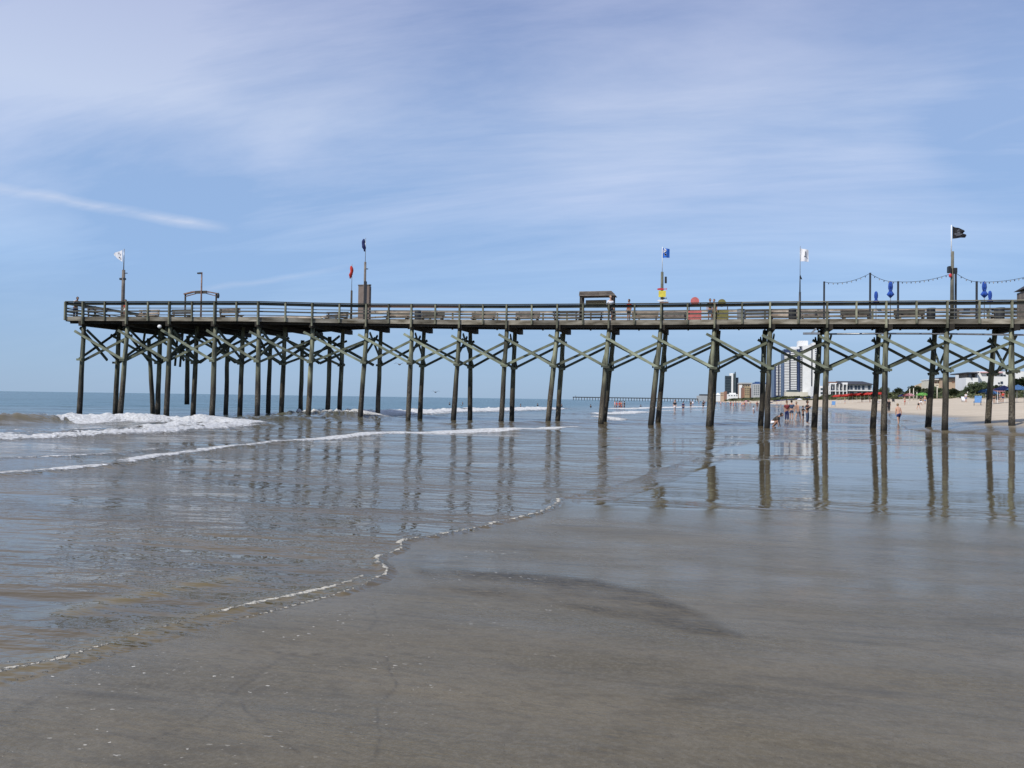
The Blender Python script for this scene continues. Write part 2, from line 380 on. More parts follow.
    bp = N.new('ShaderNodeBump'); bp.inputs['Distance'].default_value = .007; L.new(hgt, bp.inputs['Height']); L.new(bp.outputs[0], b.inputs['Normal'])
    return m
RIPZONE = G((400, 562), (470, 570), (540, 575), (600, 581), (660, 596), (710, 618), (752, 646), (700, 643), (640, 630), (590, 618), (540, 606), (480, 600), (420, 588))
RIPZ2 = G((560, 760), (640, 700), (760, 690), (700, 720), (620, 790))
GLOSS = G((395, 556), (450, 555), (540, 560), (640, 572), (760, 583), (880, 585), (1040, 580))
LINES = [G((60, 684), (130, 686), (190, 690), (240, 696)), G((240, 696), (262, 672), (288, 657)), G((240, 696), (262, 722), (280, 742), (300, 760)),
         G((372, 605), (376, 620), (370, 632)), G((230, 652), (300, 656), (340, 657), (386, 660), (392, 690), (380, 730), (372, 768)),
         G((0, 728), (30, 705), (45, 694), (120, 698)), G((150, 745), (200, 728), (240, 696))]
def fz_sand(X, Y):
    h, t, d, ins = sand_h(X, Y)
    dry = np.clip((h-.30)/.35, 0, 1)*(t > 0)
    rr = np.zeros(X.shape)
    for Z, wz in ((RIPZONE, 1), (RIPZ2, .4)):
        dd, _, _ = dist_poly(X, Y, Z+[Z[0]]); i2 = inside(X, Y, Z); rr = np.maximum(rr, np.where(i2, np.clip(dd/.13, 0, 1)*wz, 0))
    rr = rr*np.clip((fbm(X*1.3, Y*3, 3, 8)-.25)*3, .25, 1)*.8
    de, pe, _ = dist_poly(X, Y, edge_w)
    fleck = np.clip(1.6-de/1.6, 0, 1)
    line = np.zeros(X.shape)
    wob = (fbm(X*3, Y*3, 3, 40)-.5)*.12
    for l in LINES:
        dl, _, _ = dist_poly(X+wob, Y+wob*.7, l); line = np.maximum(line, np.exp(-(dl/.009)**2))
    R = np.hypot(X, Y); sheen = np.clip((R-4)/10, 0, 1)*.16 + np.clip((R-3)/40, 0, .1) + .30*np.clip(1-dist_poly(X, Y, top_w)[0]/3.2, 0, 1)*np.clip((fbm(X*.35, Y*1.5, 3, 55)-.28)*5, 0, 1) + .14*np.clip(1-de/.6, 0, 1)
    dsh, psh, ssh = dist_poly(X+(fbm(X*.8, Y*2, 3, 58)-.5)*1.2, Y+(fbm(X*.8, Y*2, 3, 59)-.5)*1.2, GLOSS)
    sheen = sheen + .30*np.exp(-(dsh/(.35+.9*psh))**2)*np.clip((fbm(X*1.1, Y*2.6, 4, 57)-.25)*3.5, 0, 1)
    veg = np.clip((X-TOE)/5+ (fbm(X*.1, Y*.06, 3, 77)-.5)*2, 0, 1)*(t > 0)
    h = h + line*.004*0
    return h, dict(dry=dry, ripple=rr, fleck=fleck, line=line, sheen=sheen, veg=veg)
tag(polar_sheet('beach', fz_sand, 2.2, .014, .16, 60000, sand_material()), 'wet grey brown sand flat rising to a dry tan beach and dune', None)

# ------------------------------------------------------------------ sea
def sea_material():
    m = bpy.data.materials.new('sea_water'); N, L = nt(m); b = N['Principled BSDF']
    P = N.new('ShaderNodeNewGeometry').outputs['Position']; rot = -YAW
    deep = A_(N, 'deep'); foam = A_(N, 'foam'); calm = A_(N, 'calm'); murk = A_(N, 'murk')
    c = mixc(N, L, deep, (.118, .092, .052), (.014, .058, .066))
    c = mixc(N, L, rng(N, L, noise(N, L, P, .5, 4, (.3, 1.5, 1), .55, rot+.1), .4, .65, 0, .5), c, mixc(N, L, deep, (.06, .05, .035), (.02, .085, .09)))
    c = mixc(N, L, murk, c, (.15, .115, .05))
    c = mixc(N, L, math_(N, L, 'MULTIPLY', deep, rng(N, L, noise(N, L, P, .02, 3, (1, .25, 1)), .4, .65, 0, .6)), c, (.05, .12, .14))
    f1 = noise(N, L, P, 7, 5, (1, 1.4, 1), .65); f2 = noise(N, L, P, 28, 4, None, .6)
    fn = math_(N, L, 'ADD', math_(N, L, 'MULTIPLY', f1, .7), math_(N, L, 'MULTIPLY', f2, .3))
    fm = rng(N, L, math_(N, L, 'ADD', fn, foam), .95, 1.08)
    fcol = mixc(N, L, rng(N, L, f1, .35, .65), (.46, .45, .42), (.86, .87, .87))
    c = mixc(N, L, fm, c, fcol)
    la = A_(N, 'lace'); ln1 = noise(N, L, P, 42, 3, None, .6); ln2 = noise(N, L, P, 11, 2)
    lm = rng(N, L, math_(N, L, 'ADD', la, math_(N, L, 'ADD', math_(N, L, 'MULTIPLY', ln1, .9), math_(N, L, 'MULTIPLY', ln2, .55))), 1.18, 1.30)
    c = mixc(N, L, math_(N, L, 'MULTIPLY', lm, .9), c, (.66, .62, .53))
    fm = math_(N, L, 'MAXIMUM', fm, lm)
    L.new(c, b.inputs['Base Color']); b.inputs['IOR'].default_value = 1.333
    rr = rng(N, L, deep, 0, 1, .05, .2); L.new(rng(N, L, deep, 0, 1, .38, .36), b.inputs['Specular IOR Level'])
    rr = math_(N, L, 'MAXIMUM', rr, math_(N, L, 'MULTIPLY', fm, .9))
    L.new(rr, b.inputs['Roughness'])
    # chop: fine wind ripples, longer wavelets, swell far out
    a = noise(N, L, P, 3.2, 3, (.7, 1.5, 1), .55, rot)
    c3 = noise(N, L, P, 11, 2, (.7, 1.5, 1), .5, rot)
    l = noise(N, L, P, .55, 3, (.5, 1.3, 1), .5, rot)
    sw = noise(N, L, P, .12, 4, (.6, 1.2, 1), .6)
    live = math_(N, L, 'SUBTRACT', 1.0, calm)
    h = math_(N, L, 'ADD', math_(N, L, 'MULTIPLY', a, .065), math_(N, L, 'MULTIPLY', c3, .006))
    h = math_(N, L, 'ADD', h, math_(N, L, 'MULTIPLY', l, .12))
    gust = rng(N, L, noise(N, L, P, .35, 4, (.35, 1.3, 1), .55, rot+.15), .35, .62, .18, 1.15)
    h = math_(N, L, 'MULTIPLY', h, math_(N, L, 'MULTIPLY', gust, math_(N, L, 'MULTIPLY_ADD', live, .965, .035)))
    h = math_(N, L, 'ADD', h, math_(N, L, 'MULTIPLY', math_(N, L, 'MULTIPLY', sw, deep), 1.3))
    h = math_(N, L, 'ADD', h, math_(N, L, 'MULTIPLY', math_(N, L, 'MULTIPLY', f1, fm), .14))
    bp = N.new('ShaderNodeBump'); bp.inputs['Distance'].default_value = 1.0; bp.inputs['Strength'].default_value = 1.0
    L.new(h, bp.inputs['Height']); L.new(bp.outputs[0], b.inputs['Normal'])
    return m
# crest lines: (points, half width m, height m, foam, murky face, taper)
CR = [
 (G((-260, 424), (-120, 423), (0, 423), (55, 422), (120, 421.5), (200, 421.5), (285, 421)), 1.1, .46, 'A'),
 (G((-200, 446), (-60, 441), (0, 438), (60, 436.5), (130, 434), (190, 429), (240, 425), (290, 422)), .8, .27, 'B'),
 (G((-100, 466), (0, 460), (60, 458), (110, 454.5), (150, 450), (190, 447)), .25, .04, 'C'),
 (G((-120, 483), (0, 475.5), (50, 472), (100, 467.5), (150, 460), (200, 451), (240, 446), (300, 440.5), (350, 436.5), (400, 433), (450, 431.5), (500, 430.5), (540, 429), (572, 426.5)), .30, .07, 'D'),
 (G((335, 419), (370, 417.5), (400, 415.5), (440, 413.5), (500, 412), (540, 410.5), (582, 408.5)), 3.0, .5, 'E'),
 (G((270, 421), (320, 419), (375, 418)), 1.1, .28, 'F'),
 (G((120, 431), (200, 427.5), (280, 425.5)), .5, .05, 'G'),
 (G((0, 432), (60, 430), (130, 428)), .4, .04, 'G'),
 (G((590, 417), (600, 417.5), (612, 419.5), (618, 421)), 1.0, .12, 'E'),
 (G((600, 415), (625, 413.5), (645, 412)), 2.2, .18, 'E'),
 (G((612, 409.5), (660, 408), (720, 406.5)), 3, .15, 'E'),
 (G((645, 411), (680, 410.5), (730, 410)), 1.5, .08, 'G'),
 (G((420, 424.5), (520, 423.5), (600, 423.5), (700, 424.5), (800, 424.5)), .7, .09, 'H'),
 (G((640, 417), (720, 416.5), (780, 416)), 1.0, .05, 'H'),
 (G((-80, 715), (0, 674), (60, 660), (130, 637), (200, 618), (260, 603), (330, 588), (365, 575)), .07, .012, 'I'),
 (G((-60, 700), (0, 686), (100, 659), (200, 631), (300, 605), (350, 592)), .045, .008, 'J'),
 (G((40, 620), (100, 604), (150, 594), (210, 583), (270, 571)), .09, .012, 'K'),
 (G((470, 455), (560, 452), (640, 452), (690, 455)), .3, .006, 'K0'),
]
ELACE = smooth(G((340, 594), (352, 590), (376, 581), (387, 574), (385, 567), (377, 563), (380, 557), (398, 551), (402, 543), (412, 540), (450, 534), (490, 525), (540, 513), (552, 507), (560, 500)), 4)
TONGUE = smooth(G((560, 500), (600, 489), (640, 478), (660, 470), (697, 460), (690, 455), (670, 452), (640, 450)), 4)
def fz_sea(X, Y):
    R = np.hypot(X, Y); Z = np.zeros(X.shape); foam = np.zeros(X.shape); lace_ = np.zeros(X.shape); murk = np.zeros(X.shape)
    cx = X*math.cos(YAW)+Y*math.sin(YAW); cy = -X*math.sin(YAW)+Y*math.cos(YAW)
    h, t, d, ins = sand_h(X, Y)
    # calm pool right of the swash tongue
    cp = G((560, 500), (600, 489), (640, 478), (660, 470), (697, 460), (690, 455), (700, 448), (760, 440), (900, 436), (1200, 436), (1400, 700), (560, 700))
    dd, _, _ = dist_poly(X, Y, cp+[cp[0]]); ic = inside(X, Y, cp)
    calm = np.where(ic, np.clip(dd/.8, 0, 1), 0)*(.9+.1*vn(X*.4, Y*.4, 4))
    calm = np.maximum(calm, np.clip((X-np.interp(Y, [0, 40, 60, 100, 300], [-1, 3, 7, 12, 22]))/5, 0, 1)*.85)
    calm = np.clip(calm - np.clip((fbm(X*.12, Y*.3, 3, 91)-.56)*5, 0, .35), 0, 1)
    dt_ = dist_poly(X, Y, top_w)[0]; calm = np.clip(calm-.13*np.exp(-(dt_/2.0)**2)*np.clip((fbm(X*.5, Y*1.5, 3, 95)-.3)*4, .2, 1), 0, 1)
    sea = (1-calm)
    deep = np.clip((R-30)/75, 0, 1)*np.clip((4-X)/50+ (R-60)/600, 0, 1)
    deep = np.clip(deep, 0, 1)
    # general chop in the mesh
    for lam, amp, an in ((6.5, .030, .25), (3.7, .016, -.35), (2.3, .010, .1), (11, .045, .05), (1.3, .004, .5)):
        ph = (cy*math.cos(an)+cx*math.sin(an))*2*math.pi/lam+2.2*fbm(X*.11, Y*.11, 3, int(lam*10))*math.pi
        Z += amp*np.sin(ph)*np.clip(R/40-.15, 0, 1)*sea*np.clip(vn(X*.07, Y*.07, 3)*1.6, .3, 1)*np.clip(1.2-R/260, 0, 1)
    jag = (fbm(X*.9, Y*.9, 4, 60)-.5); jag2 = (fbm(X*3.1, Y*3.1, 3, 61)-.5); jag4 = (fbm(X*9, Y*9, 3, 66)-.5)
    for pts, w, hh, kd in CR:
        P = smooth(pts, 3)
        dl, pr, sd = dist_poly(X+jag*w*1.2+jag2*w*.9, Y+jag*w*1.2+jag2*w*.9, P)
        # sd>0: behind the crest (away from the viewer, as the lines run left to right)
        s = dl*sd
        wf = np.where(s > 0, w*2.4, w); g = np.exp(-(s/wf)**2)
        tp = np.clip(pr*12, 0, 1)*np.clip((1-pr)*7, 0, 1)
        lump = .75+.9*jag+.5*jag2
        if kd in 'ABE':
            Z += hh*g*tp*np.clip(lump, .3, 1.5)*(np.where(pr < .5, 1.12, 1) if kd == 'A' else 1)
        elif kd in ('K0',): Z += hh*g*tp
        else: Z += hh*g*tp
        if kd == 'A':
            br = np.clip((pr-.475)*26, 0, 1)                      # breaks right of the unbroken shoulder
            foam = np.maximum(foam, br*tp*np.where(s > 0, np.exp(-(s/1.6)**2), np.exp(-(s/3.4)**2))*(.82+.6*jag))
            murk = np.maximum(murk, (1-br)*np.exp(-((s+.3)/1.3)**2)*.9*np.clip((pr-.25)*6, 0, 1))
        elif kd == 'B': foam = np.maximum(foam, tp*np.where(s > 0, np.exp(-(s/3.2)**2)*(.62+.9*jag), np.exp(-(s/1.5)**2)*(.84+.6*jag)))
        elif kd == 'C': foam = np.maximum(foam, tp*np.exp(-(s/.40)**2)*(.54+.5*jag)); foam = np.maximum(foam, tp*np.exp(-((s-1.2)/1.4)**2)*.36)
        elif kd == 'D':
            st = .66+.16*np.clip((pr-.45)*5, 0, 1)*np.clip((1.02-pr)*14, 0, 1)
            foam = np.maximum(foam, np.clip(pr*12, 0, 1)*np.exp(-(s/(.34+.6*np.clip((pr-.5)*4, 0, 1)))**2)*(st+.6*jag)); murk = np.maximum(murk, .35*np.exp(-((s+.25)/.3)**2))
        elif kd == 'E': foam = np.maximum(foam, tp*np.exp(-(s/(w*1.25))**2)*(.78+.5*jag))
        elif kd == 'G': foam = np.maximum(foam, tp*np.exp(-(s/w)**2)*(.66+.4*jag))
        elif kd == 'I': lace_ = np.maximum(lace_, np.exp(-(s/.045)**2)*(.54+.8*jag)*np.clip(pr*12, 0, 1)); lace_ = np.maximum(lace_, np.exp(-((s-.12)/.16)**2)*(.22+.5*jag)); murk = np.maximum(murk, .65*np.exp(-((s)/.16)**2)*tp)
        elif kd == 'J': lace_ = np.maximum(lace_, np.exp(-((s-.02)/.035)**2)*(.46+.7*jag)*np.clip(pr*12, 0, 1)); murk = np.maximum(murk, .3*np.exp(-((s)/.1)**2)*tp)
        elif kd == 'K': lace_ = np.maximum(lace_, tp*np.exp(-(s/.05)**2)*(.26+.8*jag)); murk = np.maximum(murk, .8*np.exp(-((s)/.14)**2)*tp)
    Z = Z*np.where(ins, .2, 1)
    j3 = (fbm(X*14, Y*14, 3, 71)-.5); j5 = (fbm(X*5+3, Y*5, 3, 72)-.5); dl, pr, sd = dist_poly(X+j3*.05+j5*.10, Y+j3*.05-j5*.08, ELACE)
    wl = (.016+.030*pr)*np.clip(1.1+1.8*j5+1.2*j3, .55, 2.2)
    lace_ = np.maximum(lace_, np.exp(-(dl/wl)**2)*(.68+.5*j3)); lace_ = np.maximum(lace_, np.exp(-(dl/(wl*4))**2)*.20); Z += .022*np.exp(-(dl/.06)**2)
    dl, pr, sd = dist_poly(X, Y, TONGUE); Z += .014*np.exp(-(dl/.5)**2)*(sd > 0)
    # scattered lace behind the breakers and the swash lip
    lace = np.clip((fbm(X*1.1, Y*1.9, 4, 81)-.55)*4, 0, 1)
    z1 = np.clip(1-np.abs(cy-30)/14, 0, 1)*np.clip((-cx-6)/8, 0, 1)
    foam = np.maximum(foam, lace*z1*.58)
    le = np.exp(-((dist_poly(X, Y, edge_w)[0]-.35)/.5)**2)*(~ins)
    lace_ = np.maximum(lace_, le*.20)
    wide = np.exp(-((dist_poly(X, Y, edge_w)[0]-.9)/.9)**2)*(~ins); foam = np.maximum(foam, wide*0); lace_ = np.maximum(lace_, wide*.16)
    return Z, dict(deep=deep, foam=foam, lace=lace_, calm=calm*np.where(ic | (X > 0), 1, 1), murk=murk)
tag(polar_sheet('sea', fz_sea, 1.5, .0075, .1, 80000, sea_material()), 'grey brown shallow surf turning blue green toward the horizon', None)

# ------------------------------------------------------------------ pier
# (base px, top px) of the front row of piles, measured along the structure
FR = [(79, 84), (120, 127.6), (166, 170.3), (212, 215.5), (257, 259), (308, 313), (360, 366.9), (408, 412), (453, 460), (501, 507), (548, 557.6), (600.6, 609), (650.5, 661), (708.5, 714.6), (767, 770), (825, 827), (884, 886), (945, 947), (1012, 1011.5), (1081, 1080)]
def yf(px):   # front edge of the deck, metres along the shore
    return float(np.interp(px, [60, 80, 257, 362, 1200], [46.1, 46.2, 47.6, 50.5, 50.5]))
def yb(px): return float(np.interp(px, [60, 80, 257, 345, 1200], [57.0, 57.0, 56.8, 54.2, 54.2]))
RAILY = ([60, 80, 255, 335, 365, 500, 657, 770, 952, 1024, 1100], [301.6, 301.6, 301.5, 303.6, 304.0, 304.6, 303.6, 302.0, 300.8, 300.2, 299.6])
def rail_pt(px, back=False):
    """top of railing at this bearing of the front edge"""
    p = at_y(px, float(np.interp(px, *RAILY)), yf(px))
    return p
front_px = [66.5]+[t for b_, t in FR]
pier = empty('fishing_pier', (0, 50.5, 0), 'long weathered timber fishing pier on slanting piles crossing the surf', 'pier')
def P_(name, bm, m, **k): return obj(name, bm, m, pier, world=True, **k)
tops = [rail_pt(p) for p in front_px]; tops[-1] = tops[-1]
xs_ = [p.x for p in tops]; zs_ = [p.z for p in tops]
def rz_(x): return float(np.interp(x, xs_, zs_))     # railing height along the pier
def backpt(i):
    x = tops[i].x; return Vector((x, yb(front_px[i]), tops[i].z))
NB = len(tops)
# midspan posts too
nodes = []
for i in range(NB-1):
    nodes.append((tops[i], backpt(i), True))
    if i > 0: nodes.append(((tops[i]+tops[i+1])/2, (backpt(i)+backpt(i+1))/2, False))
nodes.append((tops[-1], backpt(NB-1), True))
def dz(p, d, dy=0): return Vector((p.x, p.y+dy, p.z+d))
for i, (a, c, main) in enumerate(nodes):
    z0 = -1.62 if main else -1.36
    w = .20 if main else .13
    if i == 0: z0 = -1.35
    P_('railing_post', beam(B(), dz(a, -.02, -.07), dz(a, z0, -.07), w, .10, (1, 0, 0)), M['post'])
    P_('railing_post', beam(B(), dz(c, -.02, .07), dz(c, -1.42, .07), w, .10, (1, 0, 0)), M['post'])
for i in range(len(nodes)-1):
    a, b1 = nodes[i][0], nodes[i+1][0]; c, d1 = nodes[i][1], nodes[i+1][1]
    brown = M['rail_brown'] if 320 < 512+0 and -24.0 < a.x < -16.5 else M['rail_dark']
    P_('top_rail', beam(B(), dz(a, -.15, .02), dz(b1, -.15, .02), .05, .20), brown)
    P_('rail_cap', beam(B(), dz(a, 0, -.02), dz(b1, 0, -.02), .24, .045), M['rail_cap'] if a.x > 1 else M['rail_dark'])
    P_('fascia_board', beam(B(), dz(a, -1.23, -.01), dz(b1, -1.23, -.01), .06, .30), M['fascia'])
    # deck panel and stringers below it
    bm = B(); v = [bm.verts.new(p) for p in (dz(a, -1.10, .05), dz(b1, -1.10, .05), dz(d1, -1.10), dz(c, -1.10), dz(a, -1.16, .05), dz(b1, -1.16, .05), dz(d1, -1.16), dz(c, -1.16))]
    for q in ((0, 1, 2, 3), (7, 6, 5, 4), (0, 4, 5, 1), (1, 5, 6, 2), (2, 6, 7, 3), (3, 7, 4, 0)): bm.faces.new([v[k] for k in q])
    P_('deck_panel', bm, M['deck'])
for z, h_ in ((-.46, .05), (-.68, .10), (-.94, .05)): P_('lower_rail', run(B(), [dz(n_[0], z, .02) for n_ in nodes], .04, h_), M['rail_thin'])
for z, h_ in ((-.10, .18), (-.50, .14), (-.74, .13), (-.98, .16)): P_('back_rail', run(B(), [dz(n_[1], z) for n_ in nodes], .05, h_), M['rail_back'])
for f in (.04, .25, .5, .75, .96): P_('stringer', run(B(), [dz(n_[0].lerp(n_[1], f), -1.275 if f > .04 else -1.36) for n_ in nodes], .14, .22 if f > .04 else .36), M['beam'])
# end rail of the seaward end
a, c = tops[0], backpt(0)
for z, h_ in ((-.12, .2), (-.5, .06), (-.72, .1), (-.95, .06), (-1.25, .34)): P_('end_rail', beam(B(), dz(a, z), dz(c, z), .05, h_), M['rail_dark'])
for f in (.25, .5, .75): P_('railing_post', beam(B(), dz(a.lerp(c, f), 0), dz(a.lerp(c, f), -1.4), .12, .1, (1, 0, 0)), M['post'])
# extra planked cladding on the right stretch
# piles
def pile(bpx, tpx, Yb, Yt, ztop, zbot=None, r=.172, m=None):
    b_ = at_y(bpx, 424, Yb); t = at_y(tpx, 330, Yt)
    gz = min(hz(b_.x, b_.y), 0)-.4 if zbot is None else zbot
    P0 = Vector((b_.x, b_.y, 0)); T0 = Vector((t.x, t.y, ztop))
    k = (gz)/ztop; base = P0+(T0-P0)*k; base.z = gz
    n = 7; pts = []
    for i in range(n):
        f = i/(n-1); p = base.lerp(T0, f); p.x += random.uniform(-.02, .02); pts.append(p)
    rad = [r*(1.12-.28*i/(n-1))*random.uniform(.96, 1.04) for i in range(n)]
    P_('pile', tube(B(), pts, rad, 10, .03), m or M['pile'], smooth=True)
    return P0, T0
def on(pl, z):   # point of a pile at height z
    P0, T0 = pl; return P0+(T0-P0)*(z/T0.z)
fpiles = []; bpiles = []
for i, (b_, t) in enumerate(FR):
    zt = rz_(tops[i+1].x)-1.50; Y = yf(t)
    fpiles.append(pile(b_, t, Y-.15, Y+.45, zt))
BK = {0: (115, 119), 1: (157.2, 160.5), 2: (193, 197), 3: (239.7, 243), 4: (281, 285), 5: (339, 343), 6: (377.5, 381), 7: (420, 424), 8: (470, 470.5), 9: (511.6, 515), 10: (557.5, 564), 11: (604, 614), 12: (658, 666), 13: (711, 718.5), 14: (761, 765), 15: (814, 820), 16: (873, 879), 17: (928, 935), 18: (987, 995), 19: (1050, 1058)}
for i in range(len(FR)):
    zt = rz_(tops[i+1].x)-1.50; Y = yf(FR[i][1])
    w = {0: 3.8, 1: 3.8, 2: 3.0, 3: 3.2, 4: 3.1, 5: 4.4}.get(i, 3.4)
    bpiles.append(pile(BK[i][0], BK[i][1], Y+w+.2, Y+w-.45, zt))
for b_, t, w in ((152.6, 149, 6.5), (225.6, 228, 6.8), (267.8, 271, 6.6), (327.5, 330, 3.0), (300, 303, 7.0)):
    Y = yf(t); pile(b_, t, Y+w, Y+w-.3, 6.0)
Yq = yf(187)+5.0; q = at_y(187, 404.5, Yq); pile(186.7, 188, Yq, Yq, 6.1, zbot=q.z, r=.16)       # snapped off pile end
# stubs of broken braces hanging under the head
for px, y0, y1 in ((115, 330, 338), (176, 330, 366), (181, 330, 367), (143, 332, 352), (171, 332, 350)):
    Y = yf(px)+4.2; P_('hanging_stub', beam(B(), at_y(px+2, y0, Y), at_y(px-1, y1, Y), .14, .1, (1, 0, 0)), M['brace_dark'])
# braces
def side_brace(pa, pb, za, zb, ext, m, dy, w=.08, h=.165):
    a = on(pa, za); b_ = on(pb, zb); a = a+Vector((0, dy, 0)); b_ = b_+Vector((0, dy, 0)); d = (b_-a).normalized()
    P_('side_brace', beam(B(), a-d*ext, b_+d*.25, w, h), m)
for i in range(len(FR)-1):
    pa, pb = fpiles[i], fpiles[i+1]; zt = min(pa[1].z, pb[1].z)
    sh = random.uniform(-.08, .08)
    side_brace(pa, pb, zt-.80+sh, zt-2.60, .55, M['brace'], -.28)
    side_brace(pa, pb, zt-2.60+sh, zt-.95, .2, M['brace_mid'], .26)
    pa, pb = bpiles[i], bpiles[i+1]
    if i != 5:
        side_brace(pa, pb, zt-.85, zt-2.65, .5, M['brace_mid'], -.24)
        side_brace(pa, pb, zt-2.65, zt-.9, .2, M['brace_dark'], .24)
for i in range(len(FR)):
    f, k = fpiles[i], bpiles[i]; zt = f[1].z
    dx = Vector((.26, 0, 0))
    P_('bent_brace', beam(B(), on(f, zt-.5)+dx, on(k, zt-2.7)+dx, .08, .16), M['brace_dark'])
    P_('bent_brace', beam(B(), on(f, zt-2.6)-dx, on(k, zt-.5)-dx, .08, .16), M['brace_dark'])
    x = f[1].x; y0 = yf(FR[i][1])-.05; y1 = yb(FR[i][1])+.1
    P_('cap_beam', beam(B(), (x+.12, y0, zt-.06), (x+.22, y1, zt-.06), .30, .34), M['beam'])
    for q_, zz_ in ((f, zt-2.62), (k, zt-2.68)):
        j = on(q_, zz_); P_('joint_block', beam(B(), (j.x-.12, j.y-.36, j.z-.04), (j.x+.30, j.y-.36, j.z-.04), .12, .15), M['brace_mid'])
# extra diagonals crowding the wide head
for i in range(0, 5):
    f, k = bpiles[i], bpiles[i+1]; z = f[1].z
    for dy in (3.2,):
        o1 = Vector((1.2, dy, 0))
        P_('side_brace', beam(B(), on(f, z-.4)+o1, on(k, z-2.5)+o1, .1, .2), M['brace_dark'])
        P_('side_brace', beam(B(), on(f, z-2.5)+o1, on(k, z-.4)+o1, .1, .2), M['brace_dark'])
    a = on(fpiles[i], z-.3); b_ = on(f, z-2.5); P_('bent_brace', beam(B(), a+Vector((-.5, .2, 0)), b_+Vector((-1.2, .3, 0)), .1, .18), M['brace_dark'])
# service pipe under the landward stretch
pts = [at_y(p, y, 50.9) for p, y in ((829, 334.0), (880, 333.6), (945, 333.8), (1010, 334.8), (1090, 335.5))]
P_('service_pipe', tube(B(), pts, .055, 8), M['steel'], smooth=True)
P_('under_lamp', ball(B(), at_y(159.5, 326.5, 46.6), (.16, .1, .13)), M['white'])
bm = B(); c = at_y(811, 333.5, 50.2); beam(bm, c+Vector((-.45, 0, 0)), c+Vector((.5, 0, 0)), .25, .12); beam(bm, c+Vector((0, 0, 0)), c+Vector((.3, 0, .3)), .1, .1)
P_('floodlight', bm, M['steel'])
for i in (9, 11, 14, 16, 18):   # little white reflector plates at the bents
    pass

# ------------------------------------------------------------------ things on the pier
def dk(px, dy=1.5):
    """deck point at this bearing, dy behind the front rail"""
    Y = yf(px)+dy; p = at_y(px, 310, Y); return Vector((p.x, Y, rz_(p.x)-1.10))
def hat(px, py, dy): return at_y(px, py, yf(px)+dy).z
def shell(bm, th):
    """give an open sheet a second skin th behind it and close the rim"""
    fs = bm.faces[:]; be = [e for e in bm.edges if len(e.link_faces) == 1]
    mp = {v: bm.verts.new(v.co+Vector((0, th, 0))) for v in bm.verts[:]}
    for f in fs: bm.faces.new([mp[v] for v in reversed(f.verts)])
    for e in be: a, b_ = e.verts; bm.faces.new([a, b_, mp[b_], mp[a]])
def flag_mesh(pole_x, Y, pts_px, wave=.05, thick=.012, sub=14):
    """pts_px: (left px, right px, top-left y, bottom-left y, top-right y, bottom-right y)"""
    l, r, tl, bl, tr, br = pts_px; bm = B(); g = []
    for i in range(sub+1):
        f = i/sub; col = []
        for j in range(7):
            q = j/6; px = l+(r-l)*f; py = (tl*(1-f)+tr*f)*(1-q)+(bl*(1-f)+br*f)*q
            p = at_y(px, py, Y); p.y += wave*math.sin(f*7+q*1.5)*min(1, f*3); col.append(bm.verts.new(p))
        g.append(col)
    for i in range(sub):
        for j in range(6): bm.faces.new([g[i][j], g[i+1][j], g[i+1][j+1], g[i][j+1]])
    shell(bm, thick*2)
    return bm
def flagpole(px, dy, base_r, segs, label, flag, fmat, flabel=None, emb=None, group='flagpoles along the pier'):
    """segs: list of (py0, py1, radius, material)"""
    d = dk(px, dy); Y = d.y
    t = empty('flagpole', d, label, 'flagpole', group)
    for k, (y0, y1, r, m) in enumerate(segs):
        z0 = d.z if y0 is None else at_y(px, y0, Y).z; z1 = at_y(px, y1, Y).z
        obj('post' if k == 0 else 'mast', tube(B(), [(d.x, Y, z0), (d.x, Y, (z0+z1)/2), (d.x, Y, z1)], [r, r*.95, r*.85], 8), m, t, True, True)
    fl = obj('flag', flag_mesh(d.x, Y, flag), fmat, t, False, True)
    if flabel: fl['label'] = flabel
    if emb:
        for nm, shapes, em in emb:
            bm = B()
            for (x0, y0, x1, y1, w) in shapes:
                a = at_y(x0, y0, Y); b_ = at_y(x1, y1, Y); a.y -= .06; b_.y -= .06
                beam(bm, a, b_, .03, w)
            e = obj(nm, bm, em, fl, False, False)
            e.data.transform((Matrix.Translation(t.location)).inverted())
    return t
W = M['white_cloth']
t = flagpole(122.7, 2.2, .1, [(None, 270, .13, M['grey_wood']), (270, 249, .035, M['steel'])], 'flagpole on the seaward pier head flying a white flag toward the left', (122.3, 113.5, 250, 262, 253.5, 255), W,
         emb=[('flag_emblem', [(119.4, 252.8, 119.6, 254.0, .06), (120, 257.2, 120.3, 258.2, .07)], M['grey_cloth'])])
bm = B(); d = dk(122.7, 2.2); z = hat(122.7, 273.3, 2.2); beam(bm, (d.x, d.y, z), (d.x+.32, d.y, z), .08, .05); z = hat(122.7, 279, 2.2); beam(bm, (d.x-.28, d.y, z), (d.x+.15, d.y, z), .2, .14)
obj('bracket', bm, M['dark_metal'], t, False, True)
t = flagpole(351.3, 2.6, .08, [(None, 290.5, .085, M['dark_wood']), (290.5, 264, .022, M['steel'])], 'short flagpole with a limp red flag left of the brown board', (351.6, 350.2, 266, 278, 268, 276), M['red_cloth'])
